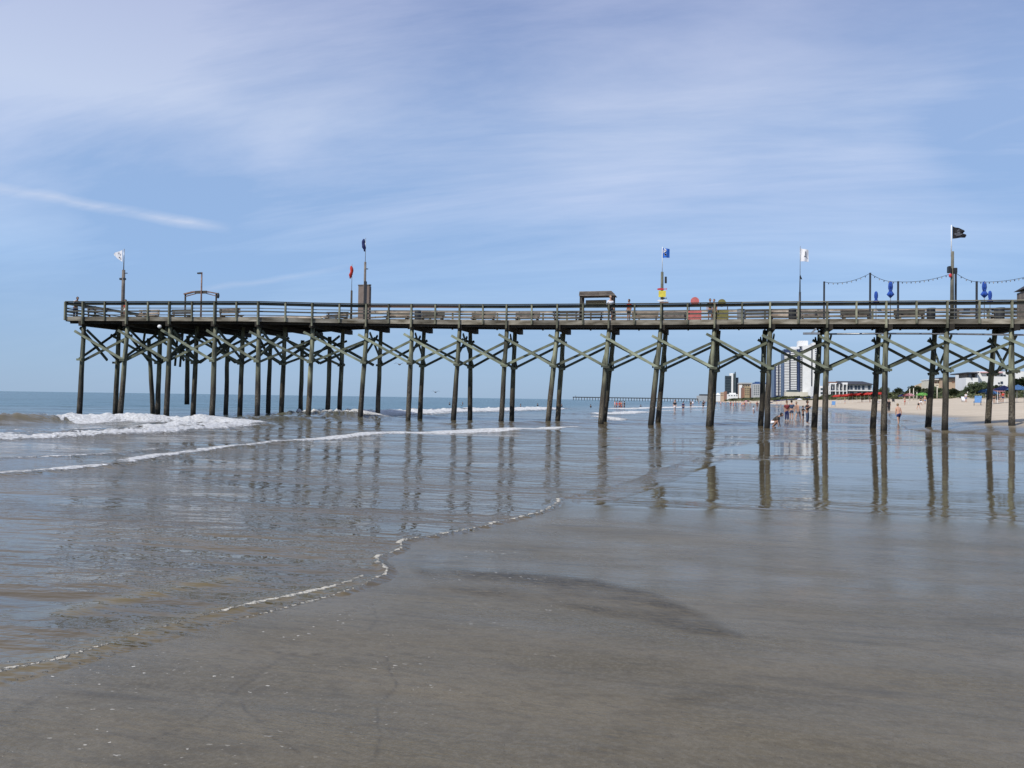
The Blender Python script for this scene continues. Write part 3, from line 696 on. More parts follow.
# limp folds
def limp(root, px, dy, y0, y1, w, m, nm='flag'):
    Y = yf(px)+dy; bm = B(); n = 9; pts = []; rad = []
    for i in range(n):
        f = i/(n-1); p = at_y(px+w*math.sin(f*5), y0+(y1-y0)*f, Y); pts.append(p); rad.append(.05+.10*math.sin(math.pi*min(1, f*1.1))*(1+.4*math.sin(f*11)))
    tube(bm, pts, rad, 8, .2); return obj(nm+'_fold', bm, m, root, True, True)
limp(t, 351, 2.6, 266, 278.5, .8, M['red_cloth'])
t = flagpole(364.4, 1.6, .12, [(None, 262, .10, M['grey_wood']), (262, 238, .022, M['steel'])], 'tall flagpole with a limp navy flag in front of the brown board', (364.6, 363.4, 239, 250, 241, 251), M['navy_cloth'])
limp(t, 364, 1.6, 239, 251.5, -.7, M['navy_cloth'])
bm = B(); d = dk(364.4, 1.6); z = hat(364.4, 269, 1.6); beam(bm, (d.x, d.y, z), (d.x+.22, d.y, z), .08, .06); z2 = hat(364.4, 283, 1.6); beam(bm, (d.x+.1, d.y-.12, z2+.1), (d.x+.1, d.y-.12, d.z), .18, .16, (1, 0, 0))
obj('cable_box', bm, M['black'], t, False, True)
E_ = M['white']
t = flagpole(661.8, 1.2, .1, [(None, 272, .10, M['post']), (272, 247, .022, M['white'])], 'flagpole with a blue flag above red and yellow signs', (662.3, 669.6, 248, 257.8, 249, 257.6), M['flag_blue'],
         emb=[('flag_emblem', [(664.3, 248.8, 666.2, 250.6, .07), (666.2, 250.6, 664.4, 252.2, .07), (664.8, 254.6, 666.2, 254.6, .11), (665.5, 253.6, 665.5, 255.6, .10), (664, 250, 664, 253.2, .05)], E_)])
d = dk(661.8, 1.2); Y = d.y
a = at_y(664.8, 277, Y-.05); b_ = at_y(666.8, 283, Y-.05); obj('loudspeaker', box(B(), a.x, b_.x, Y-.2, Y+.1, b_.z, a.z), M['black'], t, False, True)
def sign(name, px0, px1, y0, y1, Y, m, label, shape='box', cat='sign'):
    a = at_y(px0, y0, Y); b_ = at_y(px1, y1, Y); bm = B(); cx = (a.x+b_.x)/2; cz = (a.z+b_.z)/2; rx = (b_.x-a.x)/2; rzz = (a.z-b_.z)/2
    if shape == 'box': box(bm, a.x, b_.x, Y-.02, Y+.02, b_.z, a.z); bmesh.ops.bevel(bm, geom=bm.edges[:], offset=.008, segments=1)
    else:
        n = 24
        if shape == 'fish':
            pr = [(-1, 0), (-.75, .7), (-.2, .9), (.35, .45), (.6, .15), (1, .8), (.85, 0), (1, -.8), (.6, -.15), (.35, -.45), (-.2, -.9), (-.75, -.7)]
        else: pr = [(math.cos(2*math.pi*k/n), math.sin(2*math.pi*k/n)) for k in range(n)]
        f0 = [bm.verts.new((cx+x*rx, Y-.02, cz+z*rzz)) for x, z in pr]; f1 = [bm.verts.new((cx+x*rx, Y+.02, cz+z*rzz)) for x, z in pr]
        bm.faces.new(f0[::-1]); bm.faces.new(f1)
        for k in range(len(pr)): bm.faces.new([f0[k], f0[(k+1) % len(pr)], f1[(k+1) % len(pr)], f1[k]])
    bm.transform(Matrix.Translation((-cx, -Y, -cz)))
    o = obj(name, bm, m); o.location = (cx, Y, cz); return tag(o, label, cat)
Ys = d.y-.14
sign('arrow_sign', 656.8, 667.2, 288.0, 290.2, Ys, M['red_paint'], 'flat red sign nailed across the flagpole with the blue flag, topmost', 'fish')
sign('yellow_sign', 658.6, 665.8, 290.8, 297.0, Ys, M['yellow'], 'square yellow sign under the red sign on the flagpole')
sign('dark_sign', 661, 667, 297.3, 299.2, Ys, M['black'], 'small black fish shaped sign under the yellow one', 'fish')
sign('white_sign', 657.2, 667.6, 299.6, 301.6, Ys, M['white'], 'narrow white sign below the black fish shaped sign', 'fish')
sign('brown_sign', 659.5, 668.5, 301.8, 303.2, Ys-.1, M['rusty'], 'narrow rust brown sign resting on the railing below the white one')
t = flagpole(799.8, 1.6, .06, [(None, 292, .075, M['dark_metal']), (292, 276, .04, M['dark_metal']), (276, 246, .018, M['steel'])], 'dark slim flagpole with a square white flag streaming right', (799.9, 808.6, 248.2, 261.2, 250, 261.6), W,
         emb=[('flag_emblem', [(805.4, 251.6, 805.3, 255.2, .055), (804, 256.4, 806.4, 256.2, .05)], M['grey_cloth'])])
bm = B(); p0 = at_y(799.9, 273.5, dk(799.8, 1.6).y); p1 = at_y(800, 279, p0.y); p2 = at_y(802.3, 279.5, p0.y)
v = [bm.verts.new(p) for p in (p0, p1, p2)]; bm.faces.new(v); bmesh.ops.solidify(bm, geom=bm.faces[:], thickness=.03); obj('small_pennant', bm, M['black_cloth'], t, False, True)
# black flag with torn fly
d = dk(952, .5); Y = d.y
t = empty('flagpole', d, 'pale timber flagpole by the string lights with a torn black flag', 'flagpole', 'flagpoles along the pier')
zA = at_y(952, 251.5, Y).z
obj('post', tube(B(), [d, (d.x, Y, (d.z+zA)/2), (d.x+.02, Y, zA)], [.12, .10, .08], 10), M['rail_cap'], t, True, True)
obj('mast', tube(B(), [(d.x-.05, Y, zA-.3), (d.x-.05, Y, at_y(952, 225, Y).z)], .028, 8), M['white'], t, True, True)
bm = B(); g = []
n = 16
for i in range(n+1):
    f = i/n; col = []
    for j in range(9):
        q = j/8
        right = 966.9-1.6*abs(q-.72)*3 if q > .5 else 966.2-1.2*(q*2)**1.5*2.6
        if q < .2: right = 961+q*25
        px = 952.6+(right-952.6)*f; py = 226.2+q*12.4+f*(1-q)*2.8*1.0-f*q*1.2
        p = at_y(px, py, Y); p.y += .07*math.sin(f*6.5+q)*min(1, 3*f); col.append(bm.verts.new(p))
    g.append(col)
for i in range(n):
    for j in range(8): bm.faces.new([g[i][j], g[i+1][j], g[i+1][j+1], g[i][j+1]])
shell(bm, .024)
fl = obj('flag', bm, M['black_cloth'], t, False, True)
bm = B()
for (x0, y0, x1, y1, w) in ((954, 234.3, 961.5, 234.6, .06), (957.2, 230.5, 958.6, 232.5, .06), (958.6, 229.8, 957.4, 232.8, .05), (957, 233, 959.6, 233.2, .05), (955.5, 236.2, 960, 235.5, .03)):
    a = at_y(x0, y0, Y); b_ = at_y(x1, y1, Y); a.y -= .09; b_.y -= .09; beam(bm, a, b_, .02, w)
bm.transform(Matrix.Translation(-t.location)); obj('flag_emblem', bm, M['grey_cloth'], fl)
for k, (x0, x1, y0, y1) in enumerate(((947.8, 950.6, 266.5, 272.8), (952.8, 956.6, 268.2, 273.4))):
    a = at_y(x0, y0, Y-.05); b_ = at_y(x1, y1, Y-.05); bm = box(B(), a.x, b_.x, Y-.2, Y+.12, b_.z, a.z); bmesh.ops.bevel(bm, geom=bm.edges[:], offset=.03, segments=2)
    obj('loudspeaker', bm, M['black'], t, False, True)
a = at_y(950.3, 275.5, Y-.14); obj('red_bulb', ball(B(), a, (.09, .06, .13)), M['red_paint'], t, True, True)

# lamp and fish cleaning arch on the head
d = dk(201, 3.0); Y = d.y; t = empty('deck_lamp', d, 'tall slim deck lamp standing over the arched frame', 'lamp post')
obj('post', tube(B(), [d, (d.x, Y, at_y(201, 272.3, Y).z)], [.07, .05], 8), M['rusty'], t, True, True)
a = at_y(201.8, 273, Y); b_ = at_y(197.8, 273.4, Y); bm = beam(B(), a, b_, .18, .10); obj('lamp_head', bm, M['dark_metal'], t, False, True)
d0 = dk(185.3, 3.2); t = empty('arched_frame', dk(201, 3.2), 'low arched rusty frame on two posts behind the head railing', 'frame')
Y = yf(200)+3.2
def PT(px, py, Y): return at_y(px, py, Y)
for px in (185.4, 216.3): obj('leg', beam(B(), (PT(px, 300, Y).x, Y, d0.z), PT(px, 294, Y), .09, .09, (1, 0, 0)), M['dark_wood'], t, False, True)
bm = B(); P0 = [(184.6, 294.2), (193, 292.0), (201, 291.4), (209, 292), (217.5, 293.6)]
for i in range(4): beam(bm, PT(*P0[i], Y), PT(*P0[i+1], Y), .25, .09)
beam(bm, PT(185, 296.6, Y), PT(196, 293.6, Y), .06, .06); beam(bm, PT(217, 296.3, Y), PT(206, 293.3, Y), .06, .06)
obj('arch', bm, M['rusty'], t, False, True)
bm = B(); a = PT(195.2, 291, Y-.1); b_ = PT(207, 293.6, Y-.1); box(bm, a.x, b_.x, Y-.16, Y-.1, b_.z, a.z); obj('name_board', bm, M['dark_wood'], t, False, True)
obj('side_lantern', ball(B(), PT(218.2, 295.6, Y), (.1, .1, .22)), M['dark_metal'], t, True, True)
# brown board
d = dk(364.4, 2.0); Y = d.y; t = empty('display_board', d, 'tall brown rectangular board behind the navy flag pole', 'board')
a = PT(358.4, 285.2, Y); b_ = PT(369.9, 306, Y); obj('panel', box(B(), a.x, b_.x, Y, Y+.08, d.z+.25, a.z-.04), M['board'], t, False, True)
obj('cap', box(B(), a.x-.03, b_.x+.03, Y-.03, Y+.12, a.z-.04, a.z+.04), M['grey_wood'], t, False, True)
for x in (a.x+.05, b_.x-.05): obj('leg', box(B(), x-.05, x+.05, Y+.08, Y+.18, d.z, a.z-.1), M['dark_wood'], t, False, True)
# roofed shelter
Y0 = yf(600)+.5; Y1 = Y0+.9; pL = PT(581, 300, Y0); pR = PT(612.4, 300, Y0); dzk = dk(597).z
t = empty('roofed_shelter', ((pL.x+pR.x)/2, (Y0+Y1)/2, dzk), 'small open shelter with a dark sloping roof on four posts', 'shelter')
zt = PT(597, 295.5, Y0).z; zr = PT(597, 290.2, Y0).z
for x in (pL.x, pR.x):
    for y in (Y0, Y1): obj('post', box(B(), x-.08, x+.08, y-.08, y+.08, dzk, zt), M['dark_wood'], t, False, True)
bm = B(); x0, x1 = pL.x-.12, pR.x+.22; ym = Y0+.4
v = [bm.verts.new(p) for p in ((x0, Y0-.15, zt-.02), (x1, Y0-.15, zt-.02), (x1, Y1+.12, zt-.02), (x0, Y1+.12, zt-.02), (x0-.05, ym, zr), (x1-.35, ym, zr))]
for q in ((0, 1, 5, 4), (1, 2, 5), (2, 3, 4, 5), (3, 0, 4), (3, 2, 1, 0)): bm.faces.new([v[k] for k in q])
obj('roof', bm, M['grey_wood'], t, False, True)
bm = B()
for k in range(1, 6):
    f = k/6; a = Vector((x0, Y0-.15, zt)).lerp(Vector((x0-.05, ym, zr)), f); b_ = Vector((x1, Y0-.15, zt)).lerp(Vector((x1-.35, ym, zr)), f); beam(bm, a+Vector((0, -.01, .01)), b_+Vector((0, -.01, .01)), .03, .03)
obj('shingle_battens', bm, M['grey_wood'], t, False, True)
obj('back_board', box(B(), pL.x+.2, pR.x-.5, Y1-.1, Y1-.04, PT(597, 306, Y1).z, PT(597, 300.2, Y1).z), M['tan_board'], t, False, True)
# round boards
for px, w, y0, m, lab in ((694.8, 4.3, 297.2, M['coral'], 'round coral red board standing above the railing right of the sign pole'), (721.8, 4.0, 299.2, M['olive'], 'round olive board standing above the railing right of the two heads')):
    d = dk(px, 1.0); Y = d.y; zc = PT(px, y0+w*.95, Y).z; t = empty('round_board', d, lab, 'board')
    bm = B(); bmesh.ops.create_cone(bm, cap_ends=True, segments=28, radius1=w*.064, radius2=w*.064, depth=.05, matrix=Matrix.Translation((d.x, Y, zc)) @ Matrix.Rotation(math.pi/2, 4, 'X'))
    obj('disc', bm, m, t, False, True)
    obj('base_panel', box(B(), d.x-.42, d.x+.42, Y-.03, Y+.03, d.z+.15, d.z+.75), m, t, False, True)
    for s in (-.36, .36): obj('leg', box(B(), d.x+s-.03, d.x+s+.03, Y+.03, Y+.09, d.z, zc-.1), M['dark_wood'], t, False, True)
# light string posts + wire
POST = [(824, 281.5), (870, 272.8), (898, 281.3), (955.6, 272.5), (976.6, 281.3)]
lab = ['slim dark post at the seaward end of the light string', 'tallest slim post, left of the two left blue parasols', 'slim dark post just right of the large left parasol', 'slim dark post right beside the black flag pole', 'slim dark post left of the two right blue parasols']
for (px, py), lb in zip(POST, lab):
    d = dk(px, 1.3); o = obj('light_post', beam(B(), (0, 0, 0), (0, 0, PT(px, py, d.y).z-d.z), .10, .10, (1, 0, 0)), M['dark_metal']); o.location = d; tag(o, lb, 'post', 'posts carrying the string lights')
spans = [(824, 282, 870, 273.4, 4.2), (870, 273.4, 898, 281.8, 2.6), (898, 281.8, 950.5, 274, 2.6), (956, 273, 976.6, 281.8, 1.8), (976.6, 281.8, 1040, 273, 3.0)]
Y = yf(900)+1.25
o0 = PT(824, 282, Y); t = empty('string_lights', o0, 'swagged string of small bulbs hung between posts over the pier', 'string lights')
bm = B(); bb = B(); nb = 0
for x0, y0, x1, y1, sg in spans:
    n = 14; P = [PT(x0+(x1-x0)*k/n, y0+(y1-y0)*k/n+sg*4*(k/n)*(1-k/n), Y) for k in range(n+1)]
    tube(bm, P, .014, 5)
    m_ = max(3, int((x1-x0)/4.2))
    for k in range(1, m_):
        f = k/m_; p = PT(x0+(x1-x0)*f, y0+(y1-y0)*f+sg*4*f*(1-f), Y)
        obj('bulb', ball(B(), p+Vector((0, 0, -.06)), (.03, .03, .05), 6, 5), M['dark_metal'] if k % 2 else M['bulb'], t, True, True)
obj('wire', bm, M['dark_metal'], t, False, True)
# closed parasols
def closed_parasol():
    r = empty('closed_parasol', (0, 0, 0), 'x', 'parasol', 'closed blue parasols on the pier')
    obj('pole', tube(B(), [(0, 0, 0), (0, 0, 2.75)], .025, 8), M['steel'], r, True)
    prof = [(.03, 2.72), (.08, 2.68), (.11, 2.55), (.125, 2.35), (.11, 2.2), (.08, 2.08), (.13, 1.98), (.20, 1.85), (.14, 1.76), (.03, 1.62)]
    bm = B(); rs = []
    for rad, z in prof: rs.append([bm.verts.new((math.cos(a)*rad*(1+.22*math.cos(a*6)), math.sin(a)*rad*(1+.22*math.cos(a*6)), z)) for a in [2*math.pi*k/24 for k in range(24)]])
    for i in range(len(rs)-1):
        for k in range(24): bm.faces.new([rs[i][k], rs[i][(k+1) % 24], rs[i+1][(k+1) % 24], rs[i+1][k]])
    bm.faces.new(rs[0]); bm.faces.new(rs[-1][::-1]); obj('canopy', bm, M['blue_cloth'], r, True)
    obj('tie', tube(B(), [(0, 0, 2.06), (0, 0, 2.10)], .10, 12), M['navy_cloth'], r, True)
    obj('base', tube(B(), [(0, 0, 0), (0, 0, .08)], [.3, .26], 16), M['dark_metal'], r)
    return r
pp = closed_parasol()
for k, (px, ytop, dy, lb) in enumerate(((876, 291, 3.4, 'smaller closed blue parasol left of the large left one'), (890.4, 281, 1.6, 'large closed blue parasol beside the third light post from the left'),
                                    (984.3, 281, 1.6, 'large closed blue parasol right of the last light post'), (990, 290.5, 3.4, 'smaller closed blue parasol nearest the right end'))):
    o = pp if k == 0 else copy_tree(pp); d = dk(px, dy); o.location = d; s = (PT(px, ytop, d.y).z-d.z)/2.75; o.scale = (s*1.0, s*1.0, s); o['label'] = lb
# hut at the right end
d = dk(1040, 1.4); Y = yf(1040)+.9
t = empty('pier_hut', d, 'small wooden hut with overhanging roof at the right end of the pier', 'hut')
a = PT(1025, 289, Y); x1 = a.x+3.0
obj('wall', box(B(), a.x, x1, Y, Y+1.2, d.z, a.z-.1), M['grey_wood'], t, False, True)
bm = B(); zc = PT(1019, 287, Y).z; v = [bm.verts.new(p) for p in ((a.x-.12, Y-.3, zc-.12), (x1+.3, Y-.3, zc-.12), (x1+.3, Y+1.4, zc-.12), (a.x-.12, Y+1.4, zc-.12), (a.x+.5, Y+.6, zc+.35), (x1-1, Y+.6, zc+.35))]
for q in ((0, 1, 5, 4), (1, 2, 5), (2, 3, 4, 5), (3, 0, 4), (3, 2, 1, 0)): bm.faces.new([v[k] for k in q])
obj('roof', bm, M['roof_dark'], t, False, True)
obj('window', box(B(), a.x+.5, a.x+1.3, Y-.04, Y+.02, d.z+1.1, d.z+1.8), M['glass_dark'], t, False, True)

# benches
def bench(m):
    r = empty('pier_bench', (0, 0, 0), 'x', 'bench', 'timber benches along the pier')
    bm = B()
    for k in range(3): box(bm, -.9, .9, -.22+.15*k, -.09+.15*k, .42, .46)
    obj('seat', bm, m, r)
    bm = B()
    for k in range(2): box(bm, -.9, .9, .24, .28, .58+.2*k, .72+.2*k)
    obj('backrest', bm, m, r)
    for s in (-.75, .75):
        bm = box(B(), s-.04, s+.04, -.2, -.12, 0, .419); box(bm, s-.04, s+.04, .283, .35, 0, .92); box(bm, s-.04, s+.04, -.119, .282, .34, .417); obj('leg', bm, M['dark_wood'], r)
    return r
protos = [bench(M['grey_wood']), bench(M['rail_back']), bench(M['dark_wood'])]
used = [False]*3
BL = [(100, 2.5, 2, 'dark bench on the pier head left of the white flag'), (147, 3, 1, 'pale bench on the pier head right of the white flag'), (180, 2.8, 2, 'dark bench just left of the arched frame'), (232, 2.8, 0, 'grey bench between the arched frame and the bend in the railing'),
      (336, 3, 2, 'dark bench left of the short red flag pole'), (397, 2.8, 1, 'pale bench first right of the brown board'), (432, 3, 2, 'dark bench second right of the brown board'), (483, 3, 1, 'pale bench midway between brown board and shelter'), (527, 2.8, 0, 'grey bench second left of the shelter'),
      (566, 2.8, 2, 'dark bench next to the shelter on its left'), (590, 2.0, 0, 'grey bench inside the roofed shelter'), (645, 2.8, 1, 'pale bench between shelter and sign pole'), (674, 3, 0, 'grey bench just right of the sign pole'), (757, 2.8, 2, 'dark bench left of the dark slim flagpole'), (784, 3, 1, 'pale bench beside the dark slim flagpole'),
      (815, 3, 0, 'grey bench at the first post of the light string'), (856, 2.8, 2, 'dark bench left of the tallest light post'), (910, 2.8, 2, 'dark bench left of the black flag pole'), (964, 2.8, 0, 'grey bench right of the black flag pole'), (1006, 2.8, 2, 'dark bench left of the hut at the right end')]
for px, dy, k, lb in BL:
    if not used[k]: o = protos[k]; used[k] = True
    else: o = copy_tree(protos[k])
    o.location = dk(px, dy); o['label'] = lb; o.rotation_euler.z = random.choice((0, math.pi))+random.uniform(-.05, .05)
# bins, buckets
for px, m, lb in ((418, M['dark_metal'], 'dark metal bin on the pier right of the first pale bench'), (741, M['steel'], 'grey bin on the pier left of the dark bench'), (792.5, M['black'], 'black bin beside the dark slim flagpole'), (931, M['black'], 'black bin left of the black flag pole'), (1000, M['dark_metal'], 'dark metal bin right of the blue parasols')):
    d = dk(px, 1.6); r = empty('litter_bin', d, lb, 'bin', 'bins along the pier')
    obj('drum', tube(B(), [d, d+Vector((0, 0, .4)), d+Vector((0, 0, .8))], [.22, .25, .24], 14), m, r, False, True)
    obj('rim', tube(B(), [d+Vector((0, 0, .8)), d+Vector((0, 0, .85))], [.27, .27], 14), M['dark_metal'], r, False, True)

# ------------------------------------------------------------------ people
def skinned(verts, edges, root=0, sub=1):
    me = bpy.data.meshes.new('t'); bm = B(); ly = bm.verts.layers.skin.verify(); V = [bm.verts.new(v[0]) for v in verts]
    for a, b_ in edges: bm.edges.new((V[a], V[b_]))
    for v, d in zip(V, verts): r = d[1]; v[ly].radius = (r, r) if isinstance(r, float) else r
    V[root][ly].use_root = True
    bm.to_mesh(me); bm.free(); o = bpy.data.objects.new('t', me); COL.objects.link(o)
    m1 = o.modifiers.new('s', 'SKIN'); m1.use_smooth_shade = True; m2 = o.modifiers.new('u', 'SUBSURF'); m2.levels = sub; m2.render_levels = sub
    dg = bpy.context.evaluated_depsgraph_get(); dg.update(); out = bpy.data.meshes.new_from_object(o.evaluated_get(dg))
    bpy.data.objects.remove(o); return out
def person(label, skin, hair, top=None, bottom=None, bend=0, arms='down', legs='stand', group=None, h=1.7, longtop=False, longlegs=False):
    """figure facing -Y, feet at the origin"""
    r = empty('person', (0, 0, 0), label, 'person', group)
    J = {}
    hipz = .90
    if legs == 'crouch': hipz = .38
    J['pel'] = Vector((0, 0, hipz))
    cb, sb = math.cos(bend), math.sin(bend)
    def U(x, y, z): return Vector((x, y*cb-z*sb, hipz+y*sb+z*cb))     # upper body bends forward to -Y
    J['sp'] = U(0, .0, .22); J['ch'] = U(0, 0, .46); J['nk'] = U(0, 0, .60); J['hd'] = U(0, -.02, .72)
    for s, k in ((1, 'R'), (-1, 'L')):
        J['sh'+k] = U(.175*s, 0, .50)
        if arms == 'down': J['el'+k] = U(.23*s, .03, .22); J['wr'+k] = U(.24*s, -.06, -.02); J['hn'+k] = U(.235*s, -.09, -.12)
        elif arms == 'hang': J['el'+k] = J['sh'+k]+Vector((.03*s, -.02, -.28)); J['wr'+k] = J['sh'+k]+Vector((.02*s, -.08, -.52)); J['hn'+k] = J['sh'+k]+Vector((.01*s, -.1, -.61))
        elif arms == 'fwd': J['el'+k] = U(.22*s, -.16, .28); J['wr'+k] = U(.16*s, -.38, .34); J['hn'+k] = U(.12*s, -.47, .38)
        else: # bent elbows, hands up at face (photo taking) / on hips
            J['el'+k] = U(.30*s, -.05, .28); J['wr'+k] = U(.16*s, -.2, .42); J['hn'+k] = U(.10*s, -.24, .50)
        st = {'stand': 0, 'stride': .22*s, 'crouch': 0}[legs]
        J['hp'+k] = Vector((.09*s, 0, hipz-.05))
        if legs == 'crouch': J['kn'+k] = Vector((.15*s, -.38, .45)); J['an'+k] = Vector((.12*s, -.06, .08)); J['to'+k] = Vector((.13*s, -.24, .03))
        else: J['kn'+k] = Vector((.10*s, st*.55-.03, .48)); J['an'+k] = Vector((.10*s, st, .08)); J['to'+k] = Vector((.12*s, st-.17, .03))
    R = dict(pel=(.155, .11), sp=(.135, .095), ch=(.165, .11), nk=.055, hd=.055, sh=.06, el=.043, wr=.03, hn=.035, hp=.085, kn=.058, an=.04, to=.035)
    order = ['pel', 'sp', 'ch', 'nk', 'hd']+[a+k for k in 'RL' for a in ('sh', 'el', 'wr', 'hn', 'hp', 'kn', 'an', 'to')]
    ix = {n: i for i, n in enumerate(order)}
    def rad(n): return R.get(n) if n in R else R[n[:-1]]
    vs = [(J[n], rad(n)) for n in order]
    ed = [('pel', 'sp'), ('sp', 'ch'), ('ch', 'nk'), ('nk', 'hd')]
    for k in 'RL': ed += [('ch', 'sh'+k), ('sh'+k, 'el'+k), ('el'+k, 'wr'+k), ('wr'+k, 'hn'+k), ('pel', 'hp'+k), ('hp'+k, 'kn'+k), ('kn'+k, 'an'+k), ('an'+k, 'to'+k)]
    me = skinned(vs, [(ix[a], ix[b_]) for a, b_ in ed])
    bm = B(); bm.from_mesh(me)
    hc = J['hd']+(U(0, 0, 1)-U(0, 0, 0))*.06
    ball(bm, hc, (.078, .095, .115), 12, 9); ball(bm, hc+Vector((0, -.095, -.01)), (.014, .02, .022), 6, 5)
    for s in (-1, 1): ball(bm, hc+Vector((.078*s, 0, 0)), (.012, .02, .03), 6, 5)
    obj('body', bm, skin, r, True)
    bm = B(); ball(bm, hc+Vector((0, .02, .025)), (.096, .106, .120), 12, 9)
    for v in bm.verts:
        if v.co.y < hc.y-.03 and v.co.z < hc.z+.05: v.co.y = hc.y-.03
    obj('hair', bm, hair, r, True)
    def cloth(name, names, edges, m, inf):
        ii = {n: i for i, n in enumerate(names)}
        vv = []
        for n in names:
            base = n.split('*')[0]; p = J[base] if '*' not in n else J[base].lerp(J[n.split('*')[1]], float(n.split('*')[2]))
            q = rad(base); q = tuple(x+inf for x in q) if isinstance(q, tuple) else q+inf
            vv.append((p, q))
        me = skinned(vv, [(ii[a], ii[b_]) for a, b_ in edges]); bm = B(); bm.from_mesh(me); obj(name, bm, m, r, True)
    if top:
        n = ['sp*pel*.55', 'sp', 'ch', 'ch*nk*.6']; e = [(n[0], 'sp'), ('sp', 'ch'), ('ch', n[3])]
        for k in 'RL': q = f'sh{k}*el{k}*.65'; n += ['sh'+k, q]; e += [('ch', 'sh'+k), ('sh'+k, q)]
        if longtop:
            n += ['pel']; e += [(n[0], 'pel')]
            for k in 'RL': q = f'hp{k}*kn{k}*.6'; n += ['hp'+k, q]; e += [('pel', 'hp'+k), ('hp'+k, q)]
        cloth('dress' if longtop else 'shirt', n, e, top, .022)
    if bottom:
        n = ['pel', 'pel*sp*.35']; e = [('pel', n[1])]
        for k in 'RL':
            q = f'kn{k}*hp{k}*.35' if not longlegs else 'kn'+k
            n += ['hp'+k, q]; e += [('pel', 'hp'+k), ('hp'+k, q)]
            if longlegs: q2 = f'an{k}*kn{k}*.1'; n += [q2]; e += [(q, q2)]
        cloth('trousers' if longlegs else 'shorts', n, e, bottom, .028)
    s = h/1.74; r.scale = (s, s, s)
    return r
def put(p, px, dist, rz=0, z=None, sink=0):
    g = at_d(px, dist); h_ = max(hz(g.x, g.y), 0) if z is None else z
    p.location = (g.x, g.y, h_-sink); p.rotation_euler.z = rz
    return p
def face(px, toward=True): return 0
R_ = math.radians
SK, SD, ST = M['skin'], M['skin_dark'], M['skin_tan']
put(person('person in a dark red top and navy trousers standing left in the wading group', ST, M['hair'], M['maroon'], M['navy_cloth'], longlegs=True), 787, 66, R_(20))
put(person('person in a blue top with light legs beside the dark red one', SK, M['hair'], M['denim'], M['denim'], arms='down', h=1.75), 791.7, 70, R_(180))
put(person('bare chested person in dark shorts bending toward the water, middle of the wading group', SK, M['hair_fair'], None, M['grey_cloth'], bend=.35, arms='hang', legs='stride'), 798.6, 68, R_(-50))
put(person('person in a black top and grey trousers raising both hands, right of the wading group', ST, M['hair'], M['black_cloth'], M['denim'], arms='up', longlegs=True, h=1.72), 807.5, 59, R_(60))
put(person('child in a dark shirt between the bending person and the one in black', ST, M['hair'], M['black_cloth'], M['black_cloth'], arms='fwd', h=1.3), 803.2, 66, R_(60))
put(person('person crouching in the shallows right behind a pier pile', ST, M['hair'], M['skin_tan'] if 0 else M['dark_wood'], M['white_cloth'], legs='crouch', bend=.9, arms='hang'), 772.0, 48, R_(70))
put(person('bare chested person in dark teal shorts walking away under the pier', SK, M['hair_fair'], None, M['navy_cloth'], bend=.25, legs='stride', arms='down', h=1.62), 898.8, 60, R_(190))
put(person('person in a long black dress half hidden by a pier pile on the sand', ST, M['hair'], M['black_cloth'], M['black_cloth'], longtop=True, longlegs=True), 889, 104, R_(20))
put(person('person in a white top and black shorts bending over on the sand', SK, M['hair_fair'], M['white_cloth'], M['black_cloth'], bend=.95, arms='hang', legs='stride'), 918.5, 112, R_(80))
put(person('person in a black top with long dark hair wading beyond the pier', SK, M['hair'], M['black_cloth'], M['white_cloth'], legs='stride'), 675, 108, R_(10))
put(person('person in dark swimwear wading right of the one in black and white', ST, M['hair'], M['navy_cloth'], M['navy_cloth'], h=1.5), 683.4, 112, R_(150))
# small wading group in red
FARP = [person('x', ST, M['hair'], M['red_cloth'], M['navy_cloth'], arms='down'), person('x', SK, M['hair'], None, M['red_cloth'], arms='up'), person('x', SK, M['hair_fair'], M['pink_cloth'], M['grey_cloth'], legs='stride'),
        person('x', ST, M['hair'], M['black_cloth'], M['black_cloth'], legs='stand'), person('x', SK, M['hair_fair'], None, M['sky_cloth'], legs='stride'), person('x', SK, M['hair'], M['white_cloth'], M['sky_cloth'])]
fu = [False]*6
def farp(k, px, dist, label, group, sink=0, rz=None, sc=None):
    if not fu[k]: o = FARP[k]; fu[k] = True
    else: o = copy_tree(FARP[k])
    put(o, px, dist, rz if rz is not None else random.uniform(0, 6.28), sink=sink); o['label'] = label; o['group'] = group
    if sc: o.scale = [v*sc for v in o.scale]
for k, px, d in ((0, 617, 150), (0, 619.5, 147), (1, 622, 152), (0, 620.5, 156), (3, 624.6, 148), (2, 615, 158)):
    lab = {0: 'person in a red shirt within the tight group bathing left of the paired piles', 1: 'bare chested person in red shorts within the tight bathing group', 3: 'person in black at the right edge of the tight bathing group', 2: 'person in pink at the left edge of the tight bathing group'}[k]
    farp(k, px, d, lab, 'people bathing together in red', .35)
for px, d in ((450, 170), (463, 190), (521, 150), (538, 175), (562, 165), (591, 160), (641, 190)):
    farp(3, px, d, 'distant swimmer with only head and shoulders above the waves', 'swimmers beyond the surf', 1.15)
FARL = [(0, 731, 190), (1, 733.5, 195), (0, 736, 185), (2, 742, 170), (4, 743.5, 165), (0, 745, 210), (4, 716, 260), (3, 703.5, 150), (3, 691, 160), (5, 693, 210), (4, 708, 290), (1, 712, 310), (2, 721, 240), (4, 726, 280), (3, 757.8, 175), (0, 757, 230), (4, 750, 300), (5, 730, 340), (2, 739, 260), (1, 747, 330), (4, 699, 330), (0, 705, 400), (2, 719, 420), (4, 751, 400), (5, 724, 380), (1, 761, 300), (4, 777, 260), (5, 781, 330)]
nm = ['in a red shirt', 'in red shorts', 'in a pink shirt', 'in black', 'in light blue shorts', 'in a white shirt']
